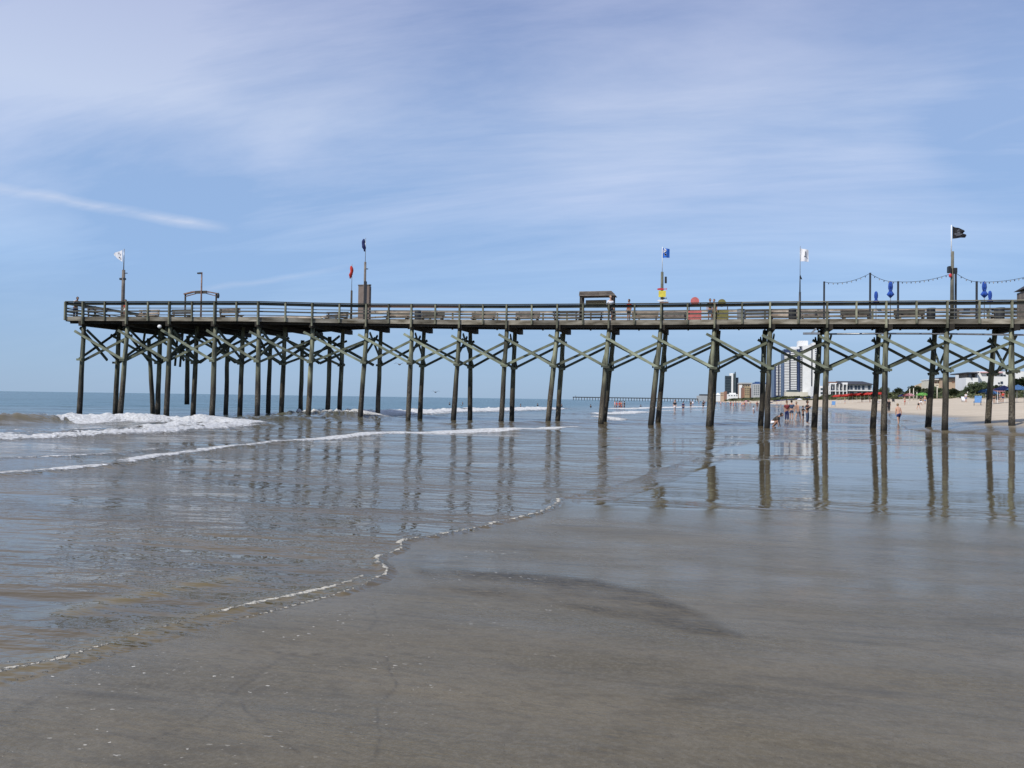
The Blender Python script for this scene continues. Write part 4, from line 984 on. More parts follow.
for k, px, d in FARL: farp(k, px, d, 'small distant figure %s far down the beach' % nm[k], 'beachgoers far down the shore, '+nm[k])
farp(5, 754, 118, 'person in white and light blue kneeling in the shallows beyond the pier', 'waders beyond the pier', .75)
# people on the pier
def pdeck(p, px, dy, rz, sink=0): d = dk(px, dy); p.location = (d.x, d.y, d.z-sink); p.rotation_euler.z = rz
pdeck(person('angler in a pale shirt and dark cap leaning on the seaward end railing', ST, M['hair'], M['white_cloth'], M['navy_cloth'], bend=.55, arms='fwd', longlegs=True), 75.5, 1.6, R_(60))
pdeck(person('person in a red top beside the white flag pole', ST, M['hair'], M['red_cloth'], M['white_cloth'], h=1.3), 125.5, .7, R_(0))
pdeck(person('person in a white shirt at the right post of the shelter', SK, M['hair_fair'], M['white_cloth'], M['grey_cloth'], h=1.65), 610.4, .35, R_(30))
pdeck(person('person in a rust red top at the railing right of the shelter', ST, M['hair'], M['red_cloth'], M['black_cloth'], h=1.45), 629, .8, R_(-40))
pdeck(person('person in black on the left of the pair by the round boards', ST, M['hair'], M['black_cloth'], M['denim'], h=1.42), 710, .8, R_(10))
pdeck(person('person in black on the right of the pair by the round boards', SK, M['hair'], M['black_cloth'], M['tan_board'], h=1.4), 714, .9, R_(-20))

# ------------------------------------------------------------------ far pier
dF = 1580.0
a = at_d(573, dF); b_ = at_d(704, dF*.995)
t = empty('distant_pier', a, 'long low dark pier on the horizon beyond the bathers', 'pier')
L_ = (b_-a).length; t.rotation_euler.z = math.atan2(b_.y-a.y, b_.x-a.x)
obj('deck', box(B(), 0, L_, -3, 3, 5.3, 6.9), M['beam'], t)
bm = B()
for k in range(60): box(bm, k*L_/60, k*L_/60+.15, -3, -2.85, 6.9, 7.5)
box(bm, 0, L_, -3, -2.85, 7.5, 7.65); obj('railing', bm, M['dark_wood'], t)
for k in range(48):
    x = 1+k*(L_-2)/47; obj('pile', tube(B(), [(x, -2.5, -1), (x, -2.5, 5.3)], .6, 6), M['beam'], t)
obj('lamp_mast', tube(B(), [(6, 0, 6.5), (6, 0, 10)], .25, 6), M['dark_wood'], t); obj('lamp_mast', tube(B(), [(L_*.72, 0, 6.5), (L_*.72, 0, 9)], .25, 6), M['dark_wood'], t)
obj('pier_head_house', box(B(), L_*.955, L_*1.06, -10, 14, 2, 13), M['concrete'], t)
obj('pier_head_roof', box(B(), L_*.97, L_*1.03, -6, 8, 13, 16), M['roof_dark'], t)

# ------------------------------------------------------------------ buildings
def bx_px(px0, px1, ytop, Y, depth, zb=2.0, dy=0, ybot=None):
    a = at_y(px0, ytop, Y); b_ = at_y(px1, ytop, Y); z0 = zb if ybot is None else at_y(px0, ybot, Y).z
    return (min(a.x, b_.x), max(a.x, b_.x), Y+dy, Y+depth, z0, (a.z+b_.z)/2)
def building(name, px, Y, label, cat='building'):
    p = at_y(px, 398, Y); return empty(name, (p.x, Y, 2), label, cat)
def part(t, name, m, px0, px1, ytop, Y, depth=20, ybot=None, dy=0, zb=2.0):
    return obj(name, box(B(), *bx_px(px0, px1, ytop, Y, depth, zb, dy, ybot)), m, t, False, True)
def wins(t, Y, xs, ys, w, h, m, pr=.15, name='window'):
    for x in xs:
        for y in ys:
            a = at_y(x, y, Y); b_ = at_y(x+w, y+h, Y); obj(name, box(B(), a.x, b_.x, Y-pr, Y+.3, b_.z, a.z), m, t, False, True)
# dark glass tower
Y = 2300; t = building('glass_tower', 732, Y, 'dark grey glass tower with a white stripe, farthest tall building left')
part(t, 'glazed_wing', M['glass_grey'], 725.2, 731.4, 375.8, Y, 40); part(t, 'stair_stripe', M['white'], 731.4, 733.2, 374, Y, 45, dy=-4)
part(t, 'glazed_wing', M['glass_grey'], 733.2, 736, 373.5, Y, 40); part(t, 'stepped_wing', M['glass_dark'], 736, 738.6, 377.5, Y, 60, dy=6)
part(t, 'crown', M['white'], 729.6, 734, 373.2, Y, 30, ybot=375.7, dy=3); part(t, 'fin', M['glass_grey'], 735, 735.8, 371.8, Y, 30, ybot=373.4, dy=2)
bm = B()
for k in range(12):
    y = 377+k*1.6; a = at_y(725.2, y, Y); c_ = at_y(731.3, y, Y); box(bm, a.x, c_.x, Y-1.2, Y-.3, a.z, a.z+1.2)
obj('floor_bands', bm, M['glass_dark'], t, False, True)
# low white cluster
Y = 1900; t = building('white_beach_house', 717, Y, 'low white gabled building left of the glass tower')
part(t, 'wall', M['white'], 715.5, 720.5, 395, Y, 15)
a = at_y(715, 395, Y); c_ = at_y(721, 395, Y); bm = B(); v = [bm.verts.new(p) for p in ((a.x, Y-1, a.z), (c_.x, Y-1, a.z), (c_.x, Y+16, a.z), (a.x, Y+16, a.z), ((a.x+c_.x)/2, Y+2, a.z+6), ((a.x+c_.x)/2, Y+12, a.z+6))]
for q in ((0, 1, 4), (1, 2, 5, 4), (2, 3, 5), (3, 0, 4, 5), (3, 2, 1, 0)): bm.faces.new([v[k] for k in q])
obj('roof', bm, M['white'], t, False, True)
Y = 1850; t = building('terraced_block', 723, Y, 'low tan terraced block under the dark glass tower'); part(t, 'wall', M['peach'], 720.6, 724, 392.2, Y, 20); part(t, 'tower_wall', M['brick'], 724, 727, 391.4, Y, 22, dy=-2); wins(t, Y, (721.3, 722.6), (393.3, 395), .7, .8, M['glass_dark'])
Y = 1750; t = building('white_pavilion', 733, Y, 'bright white low pavilion in front of the dark glass tower'); part(t, 'wall', M['white'], 727.2, 738.4, 394.2, Y, 20); part(t, 'upper_storey', M['white'], 729.5, 736, 392.8, Y, 15, ybot=394.2, dy=4); wins(t, Y, (728.5, 731.2, 733.9, 736.2), (395.1,), 1.2, 1, M['glass_grey'])
Y = 1600; t = building('pink_hotel_block', 744, Y, 'pale pink hotel block with flat white roof between the two tall towers'); part(t, 'wall', M['peach'], 739, 751, 383.8, Y, 40); part(t, 'wing', M['white'], 739, 742, 385, Y, 40, dy=-3); part(t, 'roof_slab', M['concrete'], 738.6, 752, 382.6, Y, 42, ybot=383.8, dy=-2); wins(t, Y, (743, 745.4, 747.8), (385, 386.8), 1.4, .8, M['glass_grey'], 1)
Y = 1400; t = building('brick_block', 747, Y, 'reddish brown mid rise block with a tan centre bay'); part(t, 'wall', M['brick'], 741.8, 744.6, 387.6, Y, 30); part(t, 'bay', M['tan_board'], 744.6, 749.6, 386.4, Y, 30, dy=-3); part(t, 'wall', M['brick'], 749.6, 752.8, 388, Y, 30); wins(t, Y-3, (745.3, 746.9, 748.4), (388, 390, 392, 394), .7, .9, M['glass_dark'])
Y = 1300; t = building('grey_apartments', 757, Y, 'pale grey apartments with a blue roof left of the paired piles'); part(t, 'wall', M['concrete'], 752.9, 775, 384, Y, 40); part(t, 'roof', M['roof_blue'], 753.5, 773.8, 382.6, Y, 30, ybot=384, dy=2); part(t, 'roof_tower', M['roof_blue'], 755.5, 760, 381.6, Y, 20, ybot=382.6, dy=5); wins(t, Y, (754, 756, 758, 769.5, 771.5, 773.3), (385.5, 387.6, 389.7, 391.8, 393.9), 1.0, 1.0, M['glass_grey'])
# tall white hotel tower
Y = 880; t = building('hotel_tower', 797, Y, 'tall white hotel tower with stacked balconies and navy window columns')
part(t, 'rear_wing', M['glass_navy'], 774.5, 784, 364.5, Y+60, 40, ybot=398)
bm = B()
for x0, x1 in ((776.0, 778.0), (779.5, 781.6)):
    for k in range(20):
        y = 365.2+k*1.55; a = at_y(x0, y, Y+60); c_ = at_y(x1, y, Y+60); obj('rear_balcony', box(B(), a.x, c_.x, Y+58.5, Y+60.1, a.z-.75, a.z+.35), M['white'], t, False, True)

part(t, 'core', M['glass_navy'], 783.8, 802.4, 349.2, Y, 30, dy=0)
for x0, x1, y0 in ((784.3, 789.0, 352.8), (790.6, 796.4, 348.8)):
    n = 25
    for k in range(n):
        y = y0+k*(392-y0)/n; a = at_y(x0, y, Y); c_ = at_y(x1, y, Y)
        obj('balcony', box(B(), a.x, c_.x, Y-2.2, Y-.02, a.z-1.15, a.z), M['white'], t, False, True)
part(t, 'window_column', M['glass_navy'], 797.2, 799.4, 349.2, Y, .6, dy=-.9, ybot=394)
for k in range(26):
    y = 350+k*1.65; a = at_y(800.2, y, Y); c_ = at_y(802.0, y, Y); obj('balcony', box(B(), a.x, c_.x, Y-1.6, Y-.02, a.z-.8, a.z), M['concrete'], t, False, True)
part(t, 'main_slab', M['white'], 802.4, 810.6, 345.8, Y, 34, dy=-6); part(t, 'lift_tower', M['white'], 799.0, 808.6, 340.4, Y, 20, ybot=346, dy=4)
part(t, 'stair_band', M['glass_navy'], 810.6, 812.2, 346.6, Y, 30, dy=-3); part(t, 'end_slab', M['white'], 812.2, 819.5, 342.8, Y, 30, dy=-5)
part(t, 'roof_crown', M['white'], 790.5, 799.5, 346.6, Y, 20, ybot=349.2, dy=1)
wins(t, Y-5, (815,), tuple(347+k*2.1 for k in range(23)), 1.2, .9, M['glass_navy'])
part(t, 'podium', M['cream'], 784, 806, 392.2, Y, 10, dy=-16); part(t, 'podium_roof', M['glass_grey'], 786, 797, 390.4, Y, 8, ybot=392.2, dy=-14)
# seafront hotel with dark roof
Y = 470; t = building('seafront_hotel', 852, Y, 'three storey seafront hotel with a long dark roof behind red umbrellas')
part(t, 'wall', M['concrete'], 829, 871.8, 384.2, Y, 18); part(t, 'wing', M['white'], 815, 829, 386, Y, 18, dy=-2)
a = at_y(837, 384.2, Y); c_ = at_y(873, 384.2, Y); zt = at_y(850, 380.8, Y).z; bm = B(); v = [bm.verts.new(p) for p in ((a.x-1, Y-1.5, a.z), (c_.x+1, Y-1.5, a.z), (c_.x+1, Y+19, a.z), (a.x-1, Y+19, a.z), (a.x+1, Y+8, zt), (c_.x-4, Y+8, zt))]
for q in ((0, 1, 5, 4), (1, 2, 5), (2, 3, 4, 5), (3, 0, 4), (3, 2, 1, 0)): bm.faces.new([v[k] for k in q])
obj('roof', bm, M['roof_dark'], t, False, True)
part(t, 'red_roof_trim', M['brick'], 829, 837, 381.8, Y, 10, ybot=383, dy=-1); part(t, 'roof_parapet', M['white'], 829.5, 836.5, 382.8, Y, 10, ybot=384.2, dy=-1)
wins(t, Y, (847, 850.2, 854.6, 857.8, 862, 868), (385.6,), 2.4, 4.2, M['glass_dark']); wins(t, Y, (830, 833.2, 839.2, 842.6), (386, 391.8), 2.0, 4.2, M['glass_dark']); wins(t, Y, (845, 850, 857.5, 862.8, 867.6), (391.6,), 3.6, 4.4, M['glass_dark'])
wins(t, Y-2, (816.5, 820.5, 824.5), (388, 392), 2, 2, M['glass_grey'])
for x in (829.4, 834.6, 838.4, 842.2, 845.8): part(t, 'column', M['white'], x, x+.7, 384.2, Y, .6, dy=-2.6)
part(t, 'balcony_slab', M['white'], 829, 846, 390.6, Y, 2, ybot=391.3, dy=-2.4); part(t, 'balcony_slab', M['white'], 846.5, 872, 390.0, Y, 2, ybot=390.9, dy=-1.6); part(t, 'gable', M['white'], 842, 847, 382.6, Y, 4, ybot=384.6, dy=-2)
# right hand buildings
Y = 255; t = building('white_apartments', 993, Y, 'large bright white stepped building with few windows near the right edge')
part(t, 'wall', M['white'], 977, 1010.5, 371.4, Y, 20); part(t, 'lower_wing', M['white'], 965, 977, 377.8, Y, 8, dy=-1)
part(t, 'overhanging_roof', M['roof_dark'], 965, 977, 372.4, Y, 14, ybot=373.4, dy=-2); part(t, 'roof_post', M['dark_metal'], 969.2, 969.8, 373.4, Y, .6, ybot=378, dy=-1.6); part(t, 'roof_screen', M['grey_wood'], 969.8, 977, 373.4, Y, 10, ybot=377.8, dy=2)
part(t, 'roof_edge', M['roof_dark'], 994, 1006, 370.4, Y, 18, ybot=371.4, dy=1)
for x, y, w, h_ in ((972.6, 380, 1.4, 1.6), (1000.5, 374.6, 2, 1.4), (1003.6, 374.6, 2, 1.4), (998, 382.4, 1.6, 1.4), (1000.4, 381.4, 2.4, 2.4), (1005.4, 371.6, 1.8, 2), (989, 386, 2, 2.4), (981, 386, 2, 2.4)):
    wins(t, Y, (x,), (y,), w, h_, M['glass_dark'])
part(t, 'awning', M['pink_cloth'], 980, 1002, 372.1, Y, 1, ybot=372.8, dy=-.8)
t = building('white_end_building', 1030, Y, 'white building cut by the right edge above dark greenery'); part(t, 'wall', M['white'], 1017, 1060, 371.8, Y, 20, dy=1); part(t, 'roof', M['concrete'], 1015.5, 1062, 371.0, Y, 18, ybot=371.8, dy=2); wins(t, Y+1, (1024, 1032, 1042), (375,), 3, 3, M['glass_dark'])
Y = 300; t = building('peach_house', 956, Y, 'low peach building with a thin dark flat roof'); part(t, 'wall', M['peach'], 947.5, 964, 378.4, Y, 15); part(t, 'roof', M['roof_dark'], 946.5, 967, 377.1, Y, 16, ybot=378.4, dy=-1); wins(t, Y, (952, 957), (381,), 2.4, 1.6, M['brick'])
Y = 310; t = building('cream_house', 939, Y, 'low cream building behind trees left of the peach one'); part(t, 'wall', M['cream'], 933, 946.4, 379.6, Y, 15); part(t, 'roof', M['white'], 932.6, 947, 379.0, Y, 16, ybot=379.8, dy=-1); wins(t, Y, (934.5, 938, 941.6), (381.6,), 2, 1.4, M['brick'])
Y = 340; t = building('yellow_roofed_house', 923, Y, 'small house with a pale yellow gable among the trees'); part(t, 'wall', M['cream'], 918, 930, 387, Y, 10)
a = at_y(917, 387, Y); c_ = at_y(931, 387, Y); pk = at_y(929, 381.6, Y); bm = B(); v = [bm.verts.new(p) for p in ((a.x, Y-.5, a.z), (c_.x, Y-.5, a.z), (c_.x, Y+11, a.z), (a.x, Y+11, a.z), (pk.x, Y+3, pk.z), (pk.x, Y+8, pk.z))]
for q in ((0, 1, 4), (1, 2, 5, 4), (2, 3, 5), (3, 0, 4, 5), (3, 2, 1, 0)): bm.faces.new([v[k] for k in q])
obj('roof', bm, M['tan_board'], t, False, True)
Y = 380; t = building('white_cottage', 894, Y, 'little white cottage low among dark trees right of the hotel'); part(t, 'wall', M['white'], 890.5, 898, 393, Y, 8); part(t, 'roof', M['cream'], 890, 898.5, 392.4, Y, 9, ybot=393.1, dy=-.6); wins(t, Y, (891.5, 894.8), (394,), 1.2, 1.6, M['glass_dark'])

# ------------------------------------------------------------------ vegetation
def leafy(lumps, n, s, m, parent, name='crown'):
    bm = B(); rnd = random.Random(len(lumps)*97+n)
    for i in range(n):
        c, r = lumps[rnd.randrange(len(lumps))]
        d = Vector((rnd.gauss(0, 1), rnd.gauss(0, 1), rnd.gauss(0, 1))).normalized()*rnd.uniform(.45, 1.05)
        p = Vector((c[0]+d.x*r[0], c[1]+d.y*r[1], c[2]+d.z*r[2]))
        a = Vector((rnd.gauss(0, 1), rnd.gauss(0, 1), rnd.gauss(0, .8))).normalized(); b_ = a.orthogonal().normalized(); k = s*rnd.uniform(.6, 1.4)
        v = [bm.verts.new(p+a*k), bm.verts.new(p+b_*k*.7), bm.verts.new(p-a*k), bm.verts.new(p-b_*k*.7)]; bm.faces.new(v)
    me = bpy.data.meshes.new(name); bm.to_mesh(me); bm.free(); me.materials.append(m)
    o = bpy.data.objects.new(name, me); COL.objects.link(o); o.parent = parent; return o
def tree_proto(seed, m, H=7, Wd=4.2, name='coastal_tree'):
    rnd = random.Random(seed); r = empty(name, (0, 0, 0), 'x', 'tree'); bm = B()
    tube(bm, [(0, 0, -.5), (.15, 0, H*.25), (.1, .1, H*.5)], [.3, .22, .15], 7)
    lumps = []
    for k in range(9):
        a = rnd.uniform(0, 6.28); q = rnd.uniform(.1, .62)*Wd; c = (math.cos(a)*q, math.sin(a)*q, H*rnd.uniform(.42, .82)); lumps.append((c, (Wd*rnd.uniform(.26, .42),)*2+(H*rnd.uniform(.13, .22),)))
        tube(bm, [(.1, .05, H*.35), (c[0]*.6, c[1]*.6, c[2]*.85), c], [.10, .06, .03], 5)
    obj('trunk', bm, M['bark'], r); leafy(lumps, 1500, .3, m, r); return r
TP = [tree_proto(3, M['leaf']), tree_proto(8, M['leaf2'], 6, 4.6), tree_proto(15, M['leaf'], 8, 3.8)]
tu = [False]*3
def tree(k, px, dist, sc, label):
    if not tu[k]: o = TP[k]; tu[k] = True
    else: o = copy_tree(TP[k])
    g = at_d(px, dist); o.location = (g.x, g.y, hz(g.x, g.y)-.3); o.scale = (sc*1.15, sc*1.15, sc); o.rotation_euler.z = random.uniform(0, 6.28); o['label'] = label; o['group'] = 'trees behind the dune'
TL = [(0, 879, 330, 0.63, 'dark tree just right of the seafront hotel'), (2, 884, 300, 0.59, 'tall dark tree right of the hotel, behind a pier pile'), (1, 889, 330, 0.49, 'olive tree left of the white cottage'), (0, 900, 320, 0.66, 'dark round tree right of the white cottage'), (1, 905, 290, 0.53, 'olive tree right of the white cottage'), (2, 913, 300, 0.65, 'tall dark tree left of the yellow roofed house'), (0, 919, 270, 0.56, 'dark tree in front of the yellow roofed house'), (1, 926, 250, 0.53, 'olive tree right of the green beach umbrella'), (0, 933, 240, 0.51, 'dark tree in front of the cream building'),
      (2, 940, 225, 0.42, 'dark tree in front of the cream building, its right part'), (1, 948, 215, 0.43, 'olive tree in front of the peach building, left part'), (0, 955, 205, 0.43, 'dark tree in front of the peach building, right part'), (1, 962, 205, 0.43, 'olive tree left of the white stepped building'), (0, 969, 200, 0.48, 'dark tree before the low white wing'), (2, 975.5, 195, 0.51, 'dark peaked tree before the white stepped building'), (0, 983, 195, 0.57, 'large dark tree before the white building centre'), (1, 990, 195, 0.42, 'olive tree before the white building'), (2, 997, 190, 0.36, 'small dark tree low before the white building'), (0, 1014, 185, 0.57, 'dark tree below the end building, left'), (0, 1022, 180, 0.66, 'dark tree below the end building, at the edge'), (2, 1031, 180, 0.60, 'dark tree beyond the right edge'), (1, 873, 350, 0.53, 'olive tree against the right end of the hotel')]
for a in TL: tree(*a)
# dune scrub: rounded thickets in a long row
def shrub_proto(seed, m):
    rnd = random.Random(seed); r = empty('dune_shrub', (0, 0, 0), 'x', 'shrub'); lumps = [((rnd.uniform(-2.4, 2.4), rnd.uniform(-1.5, 1.5), rnd.uniform(.3, 1.0)), (1.3, 1.1, .7)) for k in range(7)]
    bm = B()
    for k in range(4): a = k*1.6; tube(bm, [(0, 0, -.2), (math.cos(a)*.7, math.sin(a)*.7, .7)], [.07, .04], 5)
    obj('stem', bm, M['bark'], r); leafy(lumps, 600, .22, m, r, 'foliage'); return r
SP = [shrub_proto(1, M['leaf2']), shrub_proto(2, M['leaf3']), shrub_proto(5, M['leaf'])]
su = [False]*3; rnd = random.Random(4)
ys = []
y = 95.0
while y < 1900:
    ys.append(y); y += max(7, y*.028)
for i, y in enumerate(ys):
    for row in range(2):
        k = rnd.choice((0, 1, 1, 2)) if row == 0 else rnd.choice((0, 2, 0)); o = SP[k] if not su[k] else copy_tree(SP[k]); su[k] = True
        x = TOE+3+row*7+rnd.uniform(-1.5, 1.5); yy = y+rnd.uniform(-2, 2); sc = (.55+.3*row)*(1+y/700); o.location = (x, yy, hz(x, yy)-.1); o.scale = (sc*1.2, sc*1.4, sc*rnd.uniform(.7, 1.1)); o.rotation_euler.z = rnd.uniform(0, 6)
        o['label'] = ['olive green thicket on the dune line behind the beach', 'yellowish grassy clump on the dune line behind the beach', 'dark green thicket on the dune line behind the beach'][k]; o['group'] = ['olive dune thickets', 'grassy dune clumps', 'dark dune thickets'][k]

# ------------------------------------------------------------------ beach furniture
def umbrella(m, closed=False):
    r = empty('beach_umbrella', (0, 0, 0), 'x', 'umbrella'); obj('pole', tube(B(), [(0, 0, -.2), (0, 0, 2.2)], .025, 6), M['white'], r)
    bm = B(); n = 8; top_ = bm.verts.new((0, 0, 2.3)); mid = [bm.verts.new((.6*math.cos(2*math.pi*k/n), .6*math.sin(2*math.pi*k/n), 2.17)) for k in range(n)]; rim = [bm.verts.new((1.15*math.cos(2*math.pi*k/n), 1.15*math.sin(2*math.pi*k/n), 1.85)) for k in range(n)]; va = [bm.verts.new((v.co.x*1.01, v.co.y*1.01, 1.7)) for v in rim]
    for k in range(n):
        j = (k+1) % n; bm.faces.new([top_, mid[k], mid[j]]); bm.faces.new([mid[k], rim[k], rim[j], mid[j]]); bm.faces.new([rim[k], va[k], va[j], rim[j]])
    bmesh.ops.solidify(bm, geom=bm.faces[:], thickness=.02); obj('canopy', bm, m, r); return r
uref = {}
def umb(m, px, dist, label, group, sc=1, z=None):
    o = copy_tree(uref[m]) if m in uref else umbrella(M[m]); uref.setdefault(m, o)
    g = at_d(px, dist); o.location = (g.x, g.y, hz(g.x, g.y) if z is None else z); o.scale = (sc,)*3; o['label'] = label; o['group'] = group; o.rotation_euler.z = random.uniform(0, 1)
ds = 232
for k, px in enumerate((836.5, 840.5, 844.5, 848.5, 852.5, 856.5, 860.5, 864.5, 868.5, 872.5, 876.5, 880.5)):
    umb('red_cloth', px, 246-2*k, 'red beach umbrella in the long row before the seafront hotel', 'row of red beach umbrellas', 1.25)
for k, px in enumerate((771, 774.6, 778, 781.5, 785, 788.6, 792, 796, 805, 809, 812.6)):
    umb('navy_cloth', px, 430-3*k, 'dark blue beach umbrella in the far row under the tall hotel', 'row of dark blue beach umbrellas')
umb('green_cloth', 922.5, 152, 'single bright green beach umbrella', 'scattered beach umbrellas'); umb('pink_cloth', 908.8, 160, 'pale pink beach umbrella left of the green one', 'scattered beach umbrellas', 1.0)
umb('sky_cloth', 985.5, 128, 'blue beach umbrella before the white stepped building', 'scattered beach umbrellas'); umb('navy_cloth', 903, 175, 'navy beach umbrella left of the pale pink one', 'scattered beach umbrellas', .9); umb('white_cloth', 800, 330, 'white beach umbrella under the tall hotel', 'scattered beach umbrellas')
umb('pink_cloth', 997.5, 125, 'pink beach umbrella left of the blue canopies', 'scattered beach umbrellas', 1.0); umb('sky_cloth', 992.5, 118, 'blue beach umbrella right beside the back pile', 'scattered beach umbrellas', .9)
umb('pink_cloth', 747, 380, 'distant pink beach umbrella below the brick block', 'scattered beach umbrellas', 1.2); umb('white_cloth', 710, 700, 'distant white beach umbrella at the foot of the far pier', 'scattered beach umbrellas', 1.4)
for px, ds_, m, lb in ((1004, 118, 'navy_cloth', 'navy beach canopy tent, left of two at the right edge'), (1018, 116, 'sky_cloth', 'light blue beach canopy tent at the right edge')):
    g = at_d(px, ds_); z = hz(g.x, g.y); r = empty('canopy_tent', (g.x, g.y, z), lb, 'tent', 'canopy tents at the right edge')
    for sx in (-1.3, 1.3):
        for sy in (-1.3, 1.3): obj('leg', tube(B(), [(sx, sy, -.1), (sx, sy, 1.9)], .03, 6), M['white'], r)
    bm = B(); v = [bm.verts.new(p) for p in ((-1.45, -1.45, 1.9), (1.45, -1.45, 1.9), (1.45, 1.45, 1.9), (-1.45, 1.45, 1.9), (0, 0, 2.7))]
    for q in ((0, 1, 4), (1, 2, 4), (2, 3, 4), (3, 0, 4)): bm.faces.new([v[k] for k in q])
    bmesh.ops.solidify(bm, geom=bm.faces[:], thickness=.03); obj('roof', bm, M[m], r)
def chair(m):
    r = empty('beach_chair', (0, 0, 0), 'x', 'beach chair', 'low folding beach chairs'); bm = box(B(), -.3, .3, -.3, .3, .28, .33); obj('seat', bm, m, r)
    obj('backrest', beam(B(), (0, .3, .3), (0, .6, 1.0), .6, .05), m, r)
    for s in (-.28, .28): bm = B(); beam(bm, (s, -.3, 0), (s, .35, .5), .03, .03); beam(bm, (s*1.02, .35, 0), (s*1.02, -.3, .45), .03, .03); obj('leg', bm, M['steel'], r)
    return r
cref = {}
for m, px, d_, lb in (('sky_cloth', 977.5, 112, 'large light blue folding chair on the sand before the white building'), ('sky_cloth', 833.5, 205, 'light blue folding chair left below the red umbrellas'), ('navy_cloth', 963.5, 150, 'navy folding chair left of the light blue chair'), ('white_cloth', 878, 195, 'white folding chair below the red umbrellas at their right end'),
                   ('black_cloth', 893.5, 190, 'black folding chair right of the red umbrellas'), ('black_cloth', 999, 130, 'black folding chair under the canopy tents'), ('white_cloth', 964.5, 142, 'white folding chair beside the navy chair')):
    o = copy_tree(cref[m]) if m in cref else chair(M[m]); cref.setdefault(m, o); g = at_d(px, d_); o.location = (g.x, g.y, hz(g.x, g.y)); o['label'] = lb; o.rotation_euler.z = random.uniform(-1, 1)
    if px == 977.5: o.scale = (1.5, 1.5, 1.4)
for px, ys_, d_, lb in ((909.8, 387.5, 210, 'pale thin lamp post behind the pale pink umbrella, left of a pair'), (913.6, 387, 210, 'pale thin lamp post, right of the pair by the pink umbrella'), (937.2, 384.6, 200, 'pale lamp post in front of the cream building'), (917, 391, 205, 'short pale post left of the green umbrella'), (967.6, 390.5, 190, 'short pale post before the low white wing')):
    g = at_d(px, d_); z = hz(g.x, g.y); zt = E+(405.0-ys_-(1024-px)*.0145)*d_/F
    r = empty('lamp_post', (g.x, g.y, z), lb, 'lamp post'); obj('pole', tube(B(), [(0, 0, -.2), (0, 0, zt-z)], [.13, .09], 8), M['cream'], r, True); obj('lamp_head', box(B(), -.3, .3, -.12, .12, zt-z, zt-z+.12), M['dark_metal'], r)
# more people on the dry sand
for k, px, d in ((3, 921, 148), (4, 925, 150), (5, 966, 140), (2, 1000, 128), (0, 1003, 124), (3, 994, 122), (1, 905, 150), (4, 845, 230), (3, 870, 220), (3, 862, 235), (4, 1010, 120)):
    farp(k, px, d, 'sunbather %s on the dry sand near the umbrellas' % nm[k], 'people among the umbrellas, '+nm[k])
# gulls
for px, py, d_, lb in ((399.6, 364.5, 70, 'gull gliding below the pier deck left of centre'), (435.6, 392.2, 90, 'gull low over the sea left of centre'), (462, 405.5, 120, 'gull skimming the waves near the surf line')):
    g = at_y(px, py, d_); bm = B(); ball(bm, (0, 0, 0), (.09, .24, .08), 8, 6); ball(bm, (0, -.27, .03), .06, 6, 5)
    o = obj('gull', bm, M['gull'], None, True); o.location = g; tag(o, lb, 'bird')
    for s in (-1, 1):
        bm = B(); v = [bm.verts.new(p) for p in ((.05*s, -.1, .03), (.05*s, .1, .03), (.35*s, .08, .16), (.35*s, -.1, .16), (.7*s, .1, .05))]
        bm.faces.new([v[0], v[1], v[2], v[3]]); bm.faces.new([v[3], v[2], v[4]]); bmesh.ops.solidify(bm, geom=bm.faces[:], thickness=.02); w_ = obj('wing', bm, M['gull'], o)

# ------------------------------------------------------------------ light and sky
SUN_EL = math.radians(47); az = math.radians(36)     # light travels toward +y and a little +x
ld = Vector((math.sin(az)*math.cos(SUN_EL), math.cos(az)*math.cos(SUN_EL), -math.sin(SUN_EL)))
sl = bpy.data.lights.new('sun', 'SUN'); sl.energy = 4.0; sl.angle = math.radians(.6); sl.color = (1, .95, .87)
so = bpy.data.objects.new('sun', sl); COL.objects.link(so); so.rotation_euler = ld.to_track_quat('-Z', 'Y').to_euler()
w = bpy.data.worlds.new('World'); S.world = w; w.use_nodes = True; N, L = w.node_tree.nodes, w.node_tree.links
bg = N['Background']; sky = N.new('ShaderNodeTexSky'); sky.sky_type = 'NISHITA'; sky.sun_disc = False; sky.sun_elevation = SUN_EL
sd = -ld; sky.sun_rotation = math.atan2(sd.x, sd.y); sky.air_density = 1.0; sky.dust_density = .6; sky.ozone_density = 2.5; sky.altitude = 0
tc = N.new('ShaderNodeTexCoord'); D = tc.outputs['Generated']
sp = N.new('ShaderNodeSeparateXYZ'); L.new(D, sp.inputs[0])
zz = math_(N, L, 'MAXIMUM', sp.outputs['Z'], 0.0)
den = math_(N, L, 'ADD', zz, .18)
cx_ = N.new('ShaderNodeCombineXYZ'); L.new(math_(N, L, 'DIVIDE', sp.outputs['X'], den), cx_.inputs[0]); L.new(math_(N, L, 'DIVIDE', sp.outputs['Y'], den), cx_.inputs[1])
V = cx_.outputs[0]
c1 = noise(N, L, V, .55, 6, (.9, 1.35, 1), .52, .55); c2 = noise(N, L, V, 1.3, 9, (.45, 1.9, 1), .66, .8); N[-1].inputs['Distortion'].default_value = .5; c4 = noise(N, L, V, 5, 7, (.4, 1.5, 1), .6, .8); c3 = noise(N, L, V, .28, 3, None, .5)
veil = math_(N, L, 'ADD', math_(N, L, 'MULTIPLY', c1, .40), math_(N, L, 'MULTIPLY', c2, .50)); veil = math_(N, L, 'ADD', veil, math_(N, L, 'MULTIPLY', c4, .14))
